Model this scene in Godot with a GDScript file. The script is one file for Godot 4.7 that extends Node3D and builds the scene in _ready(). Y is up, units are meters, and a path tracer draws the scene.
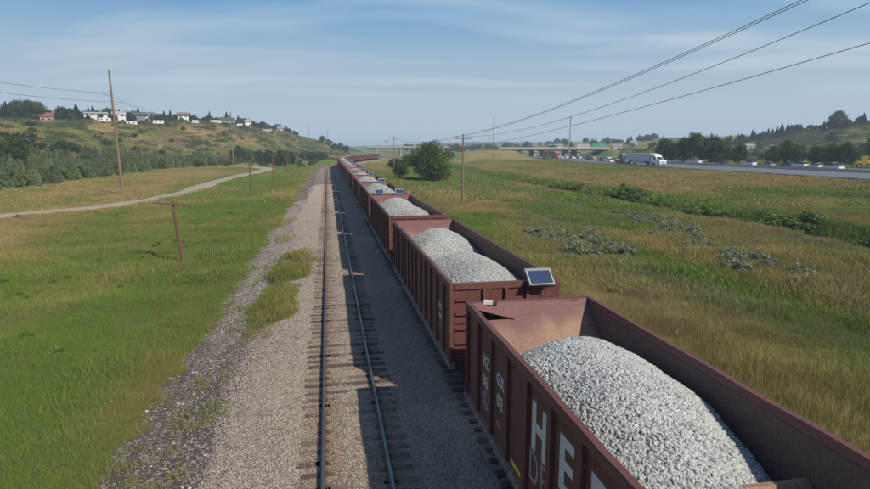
extends Node3D
# World: x to the right of the track, y up (0 = top of rail), -z along the track. "Z" in the code is the distance along the track, so z = -Z.

var rng := RandomNumberGenerator.new()
var n_big := FastNoiseLite.new()
var n_mid := FastNoiseLite.new()
var n_fine := FastNoiseLite.new()
var M := {}
var used := {}

# ------------------------------------------------------------------ mesh collecting
class Shape:
	var v := PackedVector3Array()
	var c := PackedColorArray()
	var tint := Color(1, 1, 1)
	func tri(a: Vector3, b: Vector3, d: Vector3) -> void:
		v.append(a); v.append(b); v.append(d)
		c.append(tint); c.append(tint); c.append(tint)
	func quad(a: Vector3, b: Vector3, d: Vector3, e: Vector3) -> void:
		tri(a, b, d); tri(a, d, e)
	func hexa(p: Array) -> void:   # p[0..3] bottom ring, p[4..7] top ring, both counter-clockwise seen from above
		quad(p[4], p[7], p[6], p[5]); quad(p[0], p[1], p[2], p[3])
		for i in 4:
			var j := (i + 1) % 4
			quad(p[i], p[i + 4], p[j + 4], p[j])
	func box(lo: Vector3, hi: Vector3) -> void:
		hexa([Vector3(lo.x, lo.y, hi.z), Vector3(hi.x, lo.y, hi.z), Vector3(hi.x, lo.y, lo.z), Vector3(lo.x, lo.y, lo.z),
			Vector3(lo.x, hi.y, hi.z), Vector3(hi.x, hi.y, hi.z), Vector3(hi.x, hi.y, lo.z), Vector3(lo.x, hi.y, lo.z)])
	func beam(a: Vector3, b: Vector3, w: float, h: float, upv := Vector3.UP) -> void:   # a bar of rectangular section
		var f := (b - a).normalized()
		var s := f.cross(upv).normalized() * w * 0.5
		var t := s.cross(f).normalized() * h * 0.5
		hexa([a - s - t, a + s - t, b + s - t, b - s - t, a - s + t, a + s + t, b + s + t, b - s + t])
	func tube(a: Vector3, b: Vector3, ra: float, rb: float, n := 8, caps := true) -> void:
		var f := (b - a).normalized()
		var s := f.cross(Vector3.UP if absf(f.y) < 0.95 else Vector3.RIGHT).normalized()
		var t := s.cross(f).normalized()
		for i in n:
			var p := TAU * i / n
			var q := TAU * (i + 1) / n
			var u := s * cos(p) + t * sin(p)
			var w := s * cos(q) + t * sin(q)
			quad(a + u * ra, b + u * rb, b + w * rb, a + w * ra)
			if caps:
				tri(b, b + w * rb, b + u * rb); tri(a, a + u * ra, a + w * ra)
	func extrude(poly: PackedVector2Array, x0: float, x1: float) -> void:   # outline in (z, y), pushed from x0 to x1
		var n := poly.size()
		for i in n:
			var p := poly[i]; var q := poly[(i + 1) % n]
			quad(Vector3(x0, p.y, p.x), Vector3(x0, q.y, q.x), Vector3(x1, q.y, q.x), Vector3(x1, p.y, p.x))
		var idx := Geometry2D.triangulate_polygon(poly)
		for k in range(0, idx.size(), 3):
			var a := poly[idx[k]]; var b := poly[idx[k + 1]]; var d := poly[idx[k + 2]]
			tri(Vector3(x0, a.y, a.x), Vector3(x0, b.y, b.x), Vector3(x0, d.y, d.x))
			tri(Vector3(x1, a.y, a.x), Vector3(x1, d.y, d.x), Vector3(x1, b.y, b.x))
	func mesh(colored := false) -> ArrayMesh:
		var nn := PackedVector3Array(); nn.resize(v.size())
		for k in range(0, v.size(), 3):
			var n := (v[k + 2] - v[k]).cross(v[k + 1] - v[k]).normalized()
			nn[k] = n; nn[k + 1] = n; nn[k + 2] = n
		var arr := []; arr.resize(Mesh.ARRAY_MAX)
		arr[Mesh.ARRAY_VERTEX] = v; arr[Mesh.ARRAY_NORMAL] = nn
		if colored: arr[Mesh.ARRAY_COLOR] = c
		var m := ArrayMesh.new(); m.add_surface_from_arrays(Mesh.PRIMITIVE_TRIANGLES, arr)
		return m

func box_mesh(lo: Vector3, hi: Vector3) -> ArrayMesh:
	var s := Shape.new(); s.box(lo, hi); return s.mesh()

func smooth_mesh(v: PackedVector3Array, idx: PackedInt32Array, col = null) -> ArrayMesh:
	var nn := PackedVector3Array(); nn.resize(v.size())
	for k in range(0, idx.size(), 3):
		var n := (v[idx[k + 2]] - v[idx[k]]).cross(v[idx[k + 1]] - v[idx[k]])
		nn[idx[k]] += n; nn[idx[k + 1]] += n; nn[idx[k + 2]] += n
	for k in nn.size(): nn[k] = nn[k].normalized()
	var arr := []; arr.resize(Mesh.ARRAY_MAX)
	arr[Mesh.ARRAY_VERTEX] = v; arr[Mesh.ARRAY_NORMAL] = nn; arr[Mesh.ARRAY_INDEX] = idx
	if col != null: arr[Mesh.ARRAY_COLOR] = col
	var m := ArrayMesh.new(); m.add_surface_from_arrays(Mesh.PRIMITIVE_TRIANGLES, arr)
	return m

func grid_index(nx: int, nz: int) -> PackedInt32Array:   # rows run away (z falls), columns run to +x
	var idx := PackedInt32Array(); idx.resize((nx - 1) * (nz - 1) * 6)
	var o := 0
	for j in nz - 1:
		for i in nx - 1:
			var a := j * nx + i; var b := a + 1; var c := a + nx; var d := c + 1
			idx[o] = a; idx[o + 1] = c; idx[o + 2] = d; idx[o + 3] = a; idx[o + 4] = d; idx[o + 5] = b
			o += 6
	return idx

# ------------------------------------------------------------------ objects
func numbered(called: String) -> String:
	if not used.has(called):
		used[called] = 0
		return called
	used[called] += 1
	return "%s_%03d" % [called, used[called]]

func part(called: String, m: Mesh, mat: Material, parent: Node, at := Vector3.ZERO) -> MeshInstance3D:
	var o := MeshInstance3D.new(); o.name = called; o.mesh = m; o.material_override = mat; o.position = at
	parent.add_child(o, true)
	return o

func tag(o: Node, label: String, category: String, group := "", kind := "") -> void:
	if label: o.set_meta("label", label)
	if category: o.set_meta("category", category)
	if group: o.set_meta("group", group)
	if kind: o.set_meta("kind", kind)

func thing(called: String, label: String, category: String, at := Vector3.ZERO, turn := 0.0, group := "") -> Node3D:
	var o := Node3D.new(); o.name = numbered(called); add_child(o)
	o.position = at; o.rotation.y = turn
	tag(o, label, category, group)
	return o

func setting(called: String, m: Mesh, mat: Material) -> MeshInstance3D:
	var o := part(called, m, mat, self); o.set_meta("kind", "structure"); return o

func copy_of(o: Node3D, label: String, at: Vector3, turn := 0.0, scale := Vector3.ONE, group := "") -> Node3D:
	var base := String(o.name)
	if base.length() > 4 and base[base.length() - 4] == "_" and base.right(3).is_valid_int(): base = base.left(base.length() - 4)
	var c: Node3D = o.duplicate(); c.name = numbered(base); add_child(c)
	c.position = at; c.rotation.y = turn; c.scale = scale
	c.set_meta("label", label)
	if group: c.set_meta("group", group)
	return c

func scatter(called: String, m: Mesh, mat: Material, xf: Array, tint: PackedColorArray, parent: Node) -> MultiMeshInstance3D:
	var mm := MultiMesh.new(); mm.transform_format = MultiMesh.TRANSFORM_3D; mm.use_colors = true; mm.mesh = m
	mm.instance_count = xf.size()
	for i in xf.size():
		mm.set_instance_transform(i, xf[i]); mm.set_instance_color(i, tint[i])
	var o := MultiMeshInstance3D.new(); o.name = called; o.multimesh = mm; o.material_override = mat
	parent.add_child(o, true)
	o.set_meta("kind", "stuff")
	return o

func lin(r: float, g: float, b: float) -> Color: return Color(r, g, b).linear_to_srgb()

func mat(col: Color, rough := 0.8, metal := 0.0) -> StandardMaterial3D:
	var m := StandardMaterial3D.new(); m.albedo_color = col; m.roughness = rough; m.metallic = metal
	return m

func noise_tex(freq: float, kind: int, stops: Array, size := 512, oct := 4, sd := 1, cell := -1) -> NoiseTexture2D:
	var n := FastNoiseLite.new(); n.noise_type = kind; n.frequency = freq; n.fractal_octaves = oct; n.seed = sd
	if cell >= 0: n.cellular_return_type = cell
	if kind == FastNoiseLite.TYPE_CELLULAR: n.fractal_type = FastNoiseLite.FRACTAL_NONE
	var t := NoiseTexture2D.new(); t.width = size; t.height = size; t.seamless = true; t.noise = n
	if stops:
		var g := Gradient.new(); var off := PackedFloat32Array(); var cs := PackedColorArray()
		for s in stops: off.append(s[0]); cs.append(s[1])
		g.offsets = off; g.colors = cs
		t.color_ramp = g
	return t

func grained(stops: Array, freq: float, scale: float, rough := 0.85, bump := 0.0, kind := FastNoiseLite.TYPE_SIMPLEX_SMOOTH, world := false, sd := 1, cell := -1) -> StandardMaterial3D:
	var m := mat(Color.WHITE, rough)
	m.albedo_texture = noise_tex(freq, kind, stops, 512, 5, sd, cell)
	m.uv1_triplanar = true; m.uv1_world_triplanar = world; m.uv1_scale = Vector3.ONE * scale
	if bump > 0.0:
		m.heightmap_enabled = true; m.heightmap_scale = bump
		m.heightmap_texture = noise_tex(freq, kind, [], 512, 5, sd, cell)
	return m

# ------------------------------------------------------------------ the lie of the land
func cxo(Z: float) -> float:
	var q := clampf(Z - 190.0, 0.0, 180.0)
	return q * q / 1040.0 + 0.346 * clampf(Z - 370.0, 0.0, 70.0)

func track_u(X: float, Z: float) -> float:
	var c := cxo(Z)
	if c == 0.0: return X
	return X - c * (1.0 - smoothstep(30.0, 75.0, X - c))

func road_shift(Z: float) -> float: return 28.0 * smoothstep(200.0, 430.0, Z)

const RU := [-5.2, -3.2, -2.6, 7.6, 9.4, 12.0, 20.0, 46.0, 49.0, 51.0, 53.0, 56.0, 66.0, 72.0, 80.0, 98.0, 103.0, 106.0, 152.0, 158.0, 200.0, 300.0, 5000.0]
const RH := [-0.95, -0.55, -0.55, -0.6, -1.0, -1.4, -1.5, -1.6, -2.5, -3.2, -2.9, -1.5, -0.9, -0.1, 0.2, 0.55, 0.66, 0.8, 0.8, 0.6, 0.8, 2.0, 2.0]

func table(u: float) -> float:
	for i in range(1, RU.size()):
		if u < RU[i]:
			var t: float = (u - RU[i - 1]) / (RU[i] - RU[i - 1])
			return lerpf(RH[i - 1], RH[i], t)
	return RH[-1]

func hill_base(Z: float) -> float: return lerpf(-66.0, -32.0, smoothstep(260.0, 430.0, Z))

func hill_u(u: float, Z: float) -> float: return u - 0.15 * maxf(0.0, Z - 440.0) * smoothstep(5.0, 60.0, -u)

func hgt(X: float, Z: float) -> float:
	var u := track_u(X, Z)
	var nb := n_big.get_noise_2d(X, Z)
	var nm := n_mid.get_noise_2d(X, Z)
	if u < -5.2:
		var ub := hill_base(Z)
		var uh := hill_u(u, Z)
		var t := clampf((ub - uh) / 105.0, 0.0, 1.0)
		var s := t * t * (3.0 - 2.0 * t)
		var hc := lerpf(lerpf(19.5, 24.5, smoothstep(300.0, 480.0, Z)), 8.0, smoothstep(500.0, 900.0, Z))
		var h := lerpf(-0.95, -1.3, smoothstep(5.2, 9.0, -u)) + s * (hc + 1.3)
		h += (nb * 0.35 + nm * 0.14) * smoothstep(5.2, 11.0, -u) + (nb * 2.4 + nm * 0.9) * smoothstep(0.0, 0.35, t) * (1.0 - 0.7 * smoothstep(0.8, 1.0, t))
		return h + maxf(0.0, ub - 105.0 - uh) * 0.006
	var x2 := X - road_shift(Z) if X > 100.0 else (X - road_shift(Z) * smoothstep(60.0, 100.0, X))
	var h := table(u if u < 46.0 else x2)
	h += (nb * 0.35 + nm * 0.16) * smoothstep(9.4, 16.0, u) * (1.0 - smoothstep(92.0, 102.0, x2) + smoothstep(158.0, 190.0, x2))
	# ridge beyond the highway and the far rise to the skyline
	if X > 160.0:
		var top := lerpf(lerpf(23.0, 18.0, smoothstep(300.0, 520.0, Z)), 11.0, smoothstep(540.0, 860.0, Z))
		h += (top - 2.0) * smoothstep(215.0, 390.0, x2 + nb * 18.0) + nb * 1.6 * smoothstep(200.0, 260.0, x2)
	h += (9.0 + nb * 2.0) * smoothstep(650.0, 1700.0, Z)
	# fill on which the road crosses over the highway
	if absf(Z - 372.0) < 44.0 and X > 15.0:
		var e := (1.0 - smoothstep(7.0, 40.0, absf(Z - 372.0))) * maxf(smoothstep(15.0, 116.0, X) * (1.0 - smoothstep(117.0, 125.0, X)), smoothstep(176.0, 184.0, X) * (1.0 - smoothstep(190.0, 330.0, X)))
		h = maxf(h, lerpf(h, 5.2, e))
	return h

const BASE_U := [-400.0, -172.0, -150.0, -120.0, -90.0, -66.0, -60.0, -34.0, -26.0, -9.0, -6.0, -5.0, 8.6, 12.0, 14.5, 21.0, 25.0, 38.0, 47.0, 49.0, 57.0, 60.0, 76.0, 84.0, 104.0, 160.0, 200.0, 330.0, 600.0]
const BASE_T := [0.5, 0.75, 0.72, 0.66, 0.6, 0.5, 0.78, 0.78, 0.24, 0.1, 0.42, 0.6, 0.42, 0.44, 0.58, 0.52, 0.2, 0.16, 0.25, 0.0, 0.0, 0.55, 0.85, 0.66, 0.6, 0.3, 0.4, 0.68, 0.55]

func dry(X: float, Z: float) -> float:   # 0 lush green .. 1 dry straw
	var u := track_u(X, Z)
	if X > 100.0: u = X - road_shift(Z)
	var b: float = BASE_T[-1]
	for i in range(1, BASE_U.size()):
		if u < BASE_U[i]:
			b = lerpf(BASE_T[i - 1], BASE_T[i], clampf((u - BASE_U[i - 1]) / (BASE_U[i] - BASE_U[i - 1]), 0.0, 1.0))
			break
	if u > 12.0 and u < 26.0: b -= 0.3 * (1.0 - smoothstep(45.0, 80.0, Z))
	var k := 0.8 * n_big.get_noise_2d(X * 1.6 + 500.0, Z * 0.9) + 0.8 * n_mid.get_noise_2d(X * 1.1, Z * 0.6 + 300.0)
	if u > 10.0 and u < 47.0: k += 0.75 * n_mid.get_noise_2d(X * 1.5 + 210.0, Z * 0.3)
	return clampf(b + k * (0.3 if u > 48.0 and u < 58.0 else 0.85), 0.0, 1.0)

const GREEN := Color(0.122, 0.2, 0.046)
const OLIVE := Color(0.205, 0.212, 0.07)
const STRAW := Color(0.33, 0.25, 0.12)

func grass_tint(d: float) -> Color:
	return GREEN.lerp(OLIVE, d / 0.45) if d < 0.45 else OLIVE.lerp(STRAW, (d - 0.45) / 0.55)

func island(X: float, Z: float) -> float:   # weedy patch between the bare shoulder and the ballast crown
	var u := track_u(X, Z)
	if u > -1.2 or u < -4.4 or Z < 20.0 or Z > 48.0: return 0.0
	var e := 0.5 * n_mid.get_noise_2d(X * 2.0, Z * 1.2) + 0.4 * n_fine.get_noise_2d(X, Z)
	var mid := lerpf(-2.75, -2.05, clampf((Z - 24.0) / 16.0, 0.0, 1.0))
	var k := absf(u - mid + e * 0.5) / 0.95
	return (1.0 - smoothstep(0.6, 1.0, k)) * smoothstep(22.0, 26.0, Z + e * 4.0) * (1.0 - smoothstep(40.0, 46.0, Z + e * 4.0))

func soil_share(X: float, Z: float) -> float:   # bare grey-brown shoulder between ballast and grass
	var u := track_u(X, Z)
	var e := 0.6 * n_mid.get_noise_2d(X * 2.0, Z * 1.2) + 0.5 * n_fine.get_noise_2d(X, Z)
	return smoothstep(-6.0, -5.2, u + e) * (1.0 - smoothstep(7.4, 9.2, u + e)) * (1.0 - island(X, Z))

func ground_color(X: float, Z: float) -> Color:
	var c := grass_tint(dry(X, Z))
	var u := track_u(X, Z)
	if u < -60.0:   # bare tan cuts on the hillside
		var t := clampf((hill_base(Z) - hill_u(u, Z)) / 105.0, 0.0, 1.0)
		var b := n_mid.get_noise_2d(X * 0.35 + 90.0, Z * 0.22)
		c = c.lerp(Color(0.34, 0.245, 0.125), smoothstep(0.12, 0.3, b) * 0.8 * smoothstep(0.3, 0.5, t))
		c = c.lerp(Color(0.085, 0.105, 0.04), smoothstep(0.05, 0.35, -b) * 0.45)
		c = c.lerp(Color(0.2, 0.15, 0.09), smoothstep(0.05, 0.4, n_mid.get_noise_2d(X * 0.9 - 31.0, Z * 0.5)) * 0.55)
	elif u > -7.0 and u < 10.0:
		var s := soil_share(X, Z)
		var f := n_fine.get_noise_2d(X * 1.5 + 40.0, Z * 1.5)
		var older := smoothstep(18.0, 34.0, Z + f * 8.0)   # dark new gravel near, paler dusty rubble farther along
		var bare := Color(0.16, 0.132, 0.124).lerp(Color(0.19, 0.158, 0.143), clampf(f * 1.6 + 0.25, 0.0, 1.0)).lerp(Color(0.2, 0.165, 0.14).lerp(Color(0.33, 0.28, 0.24), clampf(f * 1.8 + 0.5, 0.0, 1.0)), older)
		c = c.lerp(bare, s)
	elif X > 200.0 or Z > 600.0:
		var b := n_mid.get_noise_2d(X * 0.2, Z * 0.2 + 70.0)
		c = c.lerp(Color(0.05, 0.07, 0.028), smoothstep(0.05, 0.35, b) * 0.65)
	return c

func on_land(X: float, Z: float, lift := 0.0) -> Vector3: return Vector3(X, hgt(X, Z) + lift, -Z)

func polar(deg: float, dist: float) -> Vector2:   # bearing from the track direction, metres from the viewpoint
	return Vector2(sin(deg_to_rad(deg)) * dist, cos(deg_to_rad(deg)) * dist)

func steps(spans: Array) -> PackedFloat32Array:
	var out := PackedFloat32Array()
	for s in spans:
		var x: float = s[0]
		while x < s[1] - 0.001:
			out.append(x); x += s[2]
	out.append(spans[-1][1])
	return out

# ------------------------------------------------------------------ start
func _ready() -> void:
	rng.seed = 7
	n_big.seed = 3; n_big.frequency = 0.012; n_big.fractal_octaves = 3
	n_mid.seed = 8; n_mid.frequency = 0.06; n_mid.fractal_octaves = 3
	n_fine.seed = 21; n_fine.frequency = 0.5; n_fine.fractal_octaves = 3
	camera_and_light()
	materials()
	land()
	tracks()
	highway()
	print("land ", Time.get_ticks_msec())
	train()
	print("train ", Time.get_ticks_msec())
	poles_and_wires()
	buildings()
	vehicles()
	print("built ", Time.get_ticks_msec())
	trees()
	print("trees ", Time.get_ticks_msec())
	grass()
	hill_scrub()
	gravel()
	print("done ", Time.get_ticks_msec())

func camera_and_light() -> void:
	var cam := Camera3D.new(); cam.name = "camera"; cam.position = Vector3(0, 7.1, 0)
	cam.rotation = Vector3(deg_to_rad(-9.54), deg_to_rad(-10.4), 0)
	cam.fov = 45.7; cam.near = 0.1; cam.far = 9000.0; cam.current = true
	add_child(cam)
	var sun := DirectionalLight3D.new(); sun.name = "sun"
	sun.light_energy = 1.55; sun.light_color = Color(1.0, 0.955, 0.88); sun.light_angular_distance = 0.6; sun.shadow_enabled = true
	add_child(sun)
	sun.look_at_from_position(Vector3.ZERO, Vector3(-2.56, -3.55, -3.55))
	var e := Environment.new()
	e.background_mode = Environment.BG_SKY
	e.tonemap_mode = Environment.TONE_MAPPER_LINEAR
	e.tonemap_exposure = 1.2
	e.background_energy_multiplier = 0.84
	e.sdfgi_enabled = true; e.ssao_enabled = true; e.ssil_enabled = true
	e.fog_enabled = true; e.fog_density = 0.00035; e.fog_light_color = Color(0.80, 0.88, 0.97)
	var sky := Sky.new(); var pano := PanoramaSkyMaterial.new(); pano.panorama = sky_picture(); sky.sky_material = pano
	e.sky = sky
	var w := WorldEnvironment.new(); w.name = "air"; w.environment = e; add_child(w)

func sky_picture() -> ImageTexture:
	var W := 2048; var H := 1024
	var stops := [[0.0, Color8(184, 198, 210)], [4.0, Color8(176, 194, 210)], [7.5, Color8(162, 187, 208)], [10.5, Color8(136, 174, 206)], [13.5, Color8(106, 157, 201)], [22.0, Color8(92, 144, 194)], [45.0, Color8(84, 130, 182)], [90.0, Color8(74, 114, 164)]]
	var n1 := FastNoiseLite.new(); n1.seed = 12; n1.frequency = 0.35; n1.fractal_octaves = 5
	var n2 := FastNoiseLite.new(); n2.seed = 31; n2.frequency = 0.12; n2.fractal_octaves = 3
	var im := Image.create(W, H, false, Image.FORMAT_RGB8)
	im.fill(Color8(150, 160, 160))
	var cloud := Color8(204, 214, 224)
	for y in H / 2 + 1:
		var el := 90.0 - (y + 0.5) * 180.0 / H
		var base := Color8(178, 192, 206)
		for i in range(1, stops.size()):
			if el <= stops[i][0] and el >= stops[i - 1][0]:
				base = (stops[i - 1][1] as Color).lerp(stops[i][1], (el - stops[i - 1][0]) / (stops[i][0] - stops[i - 1][0]))
		var se := sin(deg_to_rad(maxf(el, 0.4))); var ce := cos(deg_to_rad(el))
		var r := ce / (se + 0.06)
		var low := smoothstep(2.0, 8.0, el)
		for x in W:
			var a := TAU * (x + 0.5) / W
			var px := cos(a) * r; var pz := sin(a) * r
			var warp := n2.get_noise_2d(px, pz) * 1.5
			var k := n1.get_noise_2d(px * 2.0 + warp * 1.6 + pz * 0.3, pz * 0.7 + warp)
			var b := n2.get_noise_2d(px * 2.6 + 40.0, pz * 0.9 - 9.0)
			var t := smoothstep(-0.35, 0.7, k * 0.9 + b * 0.8) * 0.75 * low
			im.set_pixel(x, y, base.lerp(cloud, t))
	return ImageTexture.create_from_image(im)

func materials() -> void:
	var g := mat(Color(1, 1, 1), 0.95); g.vertex_color_use_as_albedo = true
	g.albedo_texture = noise_tex(0.04, FastNoiseLite.TYPE_SIMPLEX_SMOOTH, [[0.15, Color(0.62, 0.62, 0.6)], [0.5, Color(0.9, 0.9, 0.88)], [0.85, Color(1, 1, 1)]], 1024, 6, 4)
	g.uv1_triplanar = true; g.uv1_world_triplanar = true; g.uv1_scale = Vector3.ONE * 0.35
	g.heightmap_enabled = true; g.heightmap_scale = 6.0; g.heightmap_texture = noise_tex(0.06, FastNoiseLite.TYPE_SIMPLEX_SMOOTH, [], 1024, 6, 5)
	g.specular_mode = BaseMaterial3D.SPECULAR_DISABLED
	M.ground = g
	var b := mat(Color(1, 1, 1), 0.92); b.vertex_color_use_as_albedo = true
	b.albedo_texture = noise_tex(0.045, FastNoiseLite.TYPE_CELLULAR, [[0.0, Color(0.66, 0.64, 0.62)], [0.35, Color(0.82, 0.8, 0.78)], [0.7, Color(0.92, 0.9, 0.88)], [1.0, Color(1, 1, 1)]], 1024, 1, 6, FastNoiseLite.RETURN_CELL_VALUE)
	b.uv1_triplanar = true; b.uv1_world_triplanar = true; b.uv1_scale = Vector3.ONE * 0.4
	b.heightmap_enabled = true; b.heightmap_scale = 4.0; b.heightmap_texture = noise_tex(0.045, FastNoiseLite.TYPE_CELLULAR, [[0.0, Color(1, 1, 1)], [1.0, Color(0, 0, 0)]], 1024, 1, 6, FastNoiseLite.RETURN_DISTANCE)
	M.ballast = b
	var heap := mat(Color(1, 1, 1), 0.9)
	heap.albedo_texture = noise_tex(0.06, FastNoiseLite.TYPE_CELLULAR, [[0.0, lin(0.2, 0.203, 0.202)], [0.4, lin(0.29, 0.293, 0.29)], [1.0, lin(0.36, 0.363, 0.358)]], 1024, 1, 9, FastNoiseLite.RETURN_CELL_VALUE)
	heap.uv1_triplanar = true; heap.uv1_scale = Vector3.ONE * 0.5
	heap.heightmap_enabled = true; heap.heightmap_scale = 4.0; heap.heightmap_texture = noise_tex(0.06, FastNoiseLite.TYPE_CELLULAR, [[0.0, Color(1, 1, 1)], [1.0, Color(0, 0, 0)]], 1024, 1, 9, FastNoiseLite.RETURN_DISTANCE)
	M.heap = heap
	var st := mat(Color(1, 1, 1), 0.88); st.vertex_color_use_as_albedo = true; M.stone = st
	M.paint = grained([[0.2, lin(0.072, 0.023, 0.02)], [0.5, lin(0.098, 0.03, 0.026)], [0.72, lin(0.11, 0.036, 0.031)], [0.86, lin(0.15, 0.08, 0.064)], [0.96, lin(0.2, 0.13, 0.1)]], 0.05, 0.45, 0.62, 0.15)
	M.rib = grained([[0.2, lin(0.082, 0.026, 0.023)], [0.6, lin(0.11, 0.036, 0.031)], [0.92, lin(0.15, 0.075, 0.06)]], 0.06, 0.6, 0.6, 0.1, FastNoiseLite.TYPE_SIMPLEX_SMOOTH, false, 5)
	M.inner = grained([[0.2, lin(0.075, 0.045, 0.04)], [0.5, lin(0.092, 0.054, 0.048)], [0.85, lin(0.12, 0.076, 0.066)]], 0.05, 0.35, 0.75, 0.2, FastNoiseLite.TYPE_SIMPLEX_SMOOTH, false, 6)
	var sl := mat(Color(1, 1, 1), 0.7); sl.vertex_color_use_as_albedo = true
	sl.albedo_texture = noise_tex(0.05, FastNoiseLite.TYPE_SIMPLEX_SMOOTH, [[0.2, Color(0.82, 0.82, 0.82)], [0.6, Color(0.95, 0.95, 0.95)], [0.9, Color(1, 1, 1)]], 512, 5, 14)
	sl.uv1_triplanar = true; sl.uv1_scale = Vector3.ONE * 0.5
	M.slope = sl
	M.paint.uv1_scale = Vector3(0.9, 0.16, 0.9); M.rib.uv1_scale = Vector3(1.1, 0.2, 1.1); M.inner.uv1_scale = Vector3(0.6, 0.2, 0.6)
	M.sill = grained([[0.2, lin(0.10, 0.05, 0.045)], [0.55, lin(0.17, 0.11, 0.10)], [0.85, lin(0.27, 0.22, 0.2)]], 0.02, 0.8, 0.8, 0.1, FastNoiseLite.TYPE_SIMPLEX_SMOOTH, false, 11)
	M.rust_steel = grained([[0.2, lin(0.17, 0.09, 0.065)], [0.8, lin(0.28, 0.165, 0.115)]], 0.05, 0.6, 0.75)
	M.black = grained([[0.2, lin(0.018, 0.016, 0.016)], [0.8, lin(0.05, 0.04, 0.036)]], 0.03, 1.0, 0.8)
	M.wheel = mat(lin(0.09, 0.06, 0.05), 0.55, 0.6)
	M.letter = grained([[0.22, lin(0.16, 0.08, 0.07)], [0.32, lin(0.38, 0.36, 0.36)], [0.6, lin(0.58, 0.57, 0.56)]], 0.09, 0.9, 0.75)
	M.faded = mat(lin(0.30, 0.22, 0.22), 0.85)
	M.purple = mat(lin(0.36, 0.27, 0.38), 0.85)
	M.yellow = mat(lin(0.75, 0.42, 0.03), 0.6)
	M.cell = mat(lin(0.014, 0.03, 0.085), 0.15); M.cell.clearcoat_enabled = true; M.cell.clearcoat = 0.6
	M.alu = mat(lin(0.42, 0.43, 0.44), 0.45, 0.5)
	M.rust_rail = grained([[0.2, lin(0.055, 0.032, 0.025)], [0.8, lin(0.13, 0.07, 0.048)]], 0.04, 1.5, 0.75)
	M.rail_top = mat(lin(0.17, 0.17, 0.18), 0.38, 0.9)
	M.tie = [grained([[0.2, lin(0.08, 0.055, 0.043)], [0.6, lin(0.145, 0.1, 0.077)], [0.9, lin(0.22, 0.17, 0.135)]], 0.05, 1.2, 0.9, 0.6, FastNoiseLite.TYPE_SIMPLEX_SMOOTH, false, 2),
		grained([[0.2, lin(0.04, 0.03, 0.026)], [0.6, lin(0.08, 0.057, 0.046)], [0.9, lin(0.13, 0.1, 0.085)]], 0.05, 1.2, 0.9, 0.6, FastNoiseLite.TYPE_SIMPLEX_SMOOTH, false, 3)]
	M.pole = grained([[0.2, lin(0.12, 0.075, 0.05)], [0.6, lin(0.2, 0.13, 0.09)], [0.9, lin(0.27, 0.2, 0.15)]], 0.06, 0.8, 0.9)
	M.old_pole = grained([[0.2, lin(0.075, 0.04, 0.026)], [0.8, lin(0.16, 0.09, 0.06)]], 0.06, 0.8, 0.9)
	M.insulator = mat(lin(0.12, 0.12, 0.12), 0.4)
	M.wire = mat(lin(0.1, 0.1, 0.11), 0.6)
	M.metal = mat(lin(0.32, 0.33, 0.34), 0.5, 0.4)
	M.glass = mat(lin(0.02, 0.025, 0.03), 0.08)
	M.asphalt = grained([[0.2, lin(0.085, 0.09, 0.105)], [0.8, lin(0.125, 0.13, 0.15)]], 0.02, 0.1, 0.85, 0.0, FastNoiseLite.TYPE_SIMPLEX_SMOOTH, true)
	M.shoulder = grained([[0.2, lin(0.05, 0.05, 0.055)], [0.8, lin(0.09, 0.088, 0.09)]], 0.02, 0.1, 0.9, 0.0, FastNoiseLite.TYPE_SIMPLEX_SMOOTH, true)
	M.paint_white = mat(lin(0.55, 0.55, 0.53), 0.7)
	M.path = grained([[0.2, lin(0.24, 0.19, 0.14)], [0.8, lin(0.32, 0.26, 0.2)]], 0.03, 0.15, 0.95, 0.0, FastNoiseLite.TYPE_SIMPLEX_SMOOTH, true)
	M.concrete = grained([[0.2, lin(0.26, 0.25, 0.235)], [0.8, lin(0.34, 0.33, 0.31)]], 0.02, 0.1, 0.9)
	M.girder = grained([[0.2, lin(0.2, 0.19, 0.17)], [0.8, lin(0.28, 0.27, 0.25)]], 0.02, 0.1, 0.9)
	var lf := mat(Color(1, 1, 1), 0.75); lf.vertex_color_use_as_albedo = true; lf.cull_mode = BaseMaterial3D.CULL_DISABLED
	lf.backlight_enabled = true; lf.backlight = Color(0.35, 0.4, 0.2); lf.specular_mode = BaseMaterial3D.SPECULAR_DISABLED
	M.leaf = lf
	var gr := mat(Color(1, 1, 1), 0.8); gr.vertex_color_use_as_albedo = true; gr.cull_mode = BaseMaterial3D.CULL_DISABLED
	gr.backlight_enabled = true; gr.backlight = Color(0.5, 0.5, 0.35); gr.specular_mode = BaseMaterial3D.SPECULAR_DISABLED
	M.grass = gr
	M.bark = grained([[0.2, lin(0.05, 0.04, 0.03)], [0.8, lin(0.12, 0.095, 0.075)]], 0.05, 0.8, 0.95)

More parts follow.
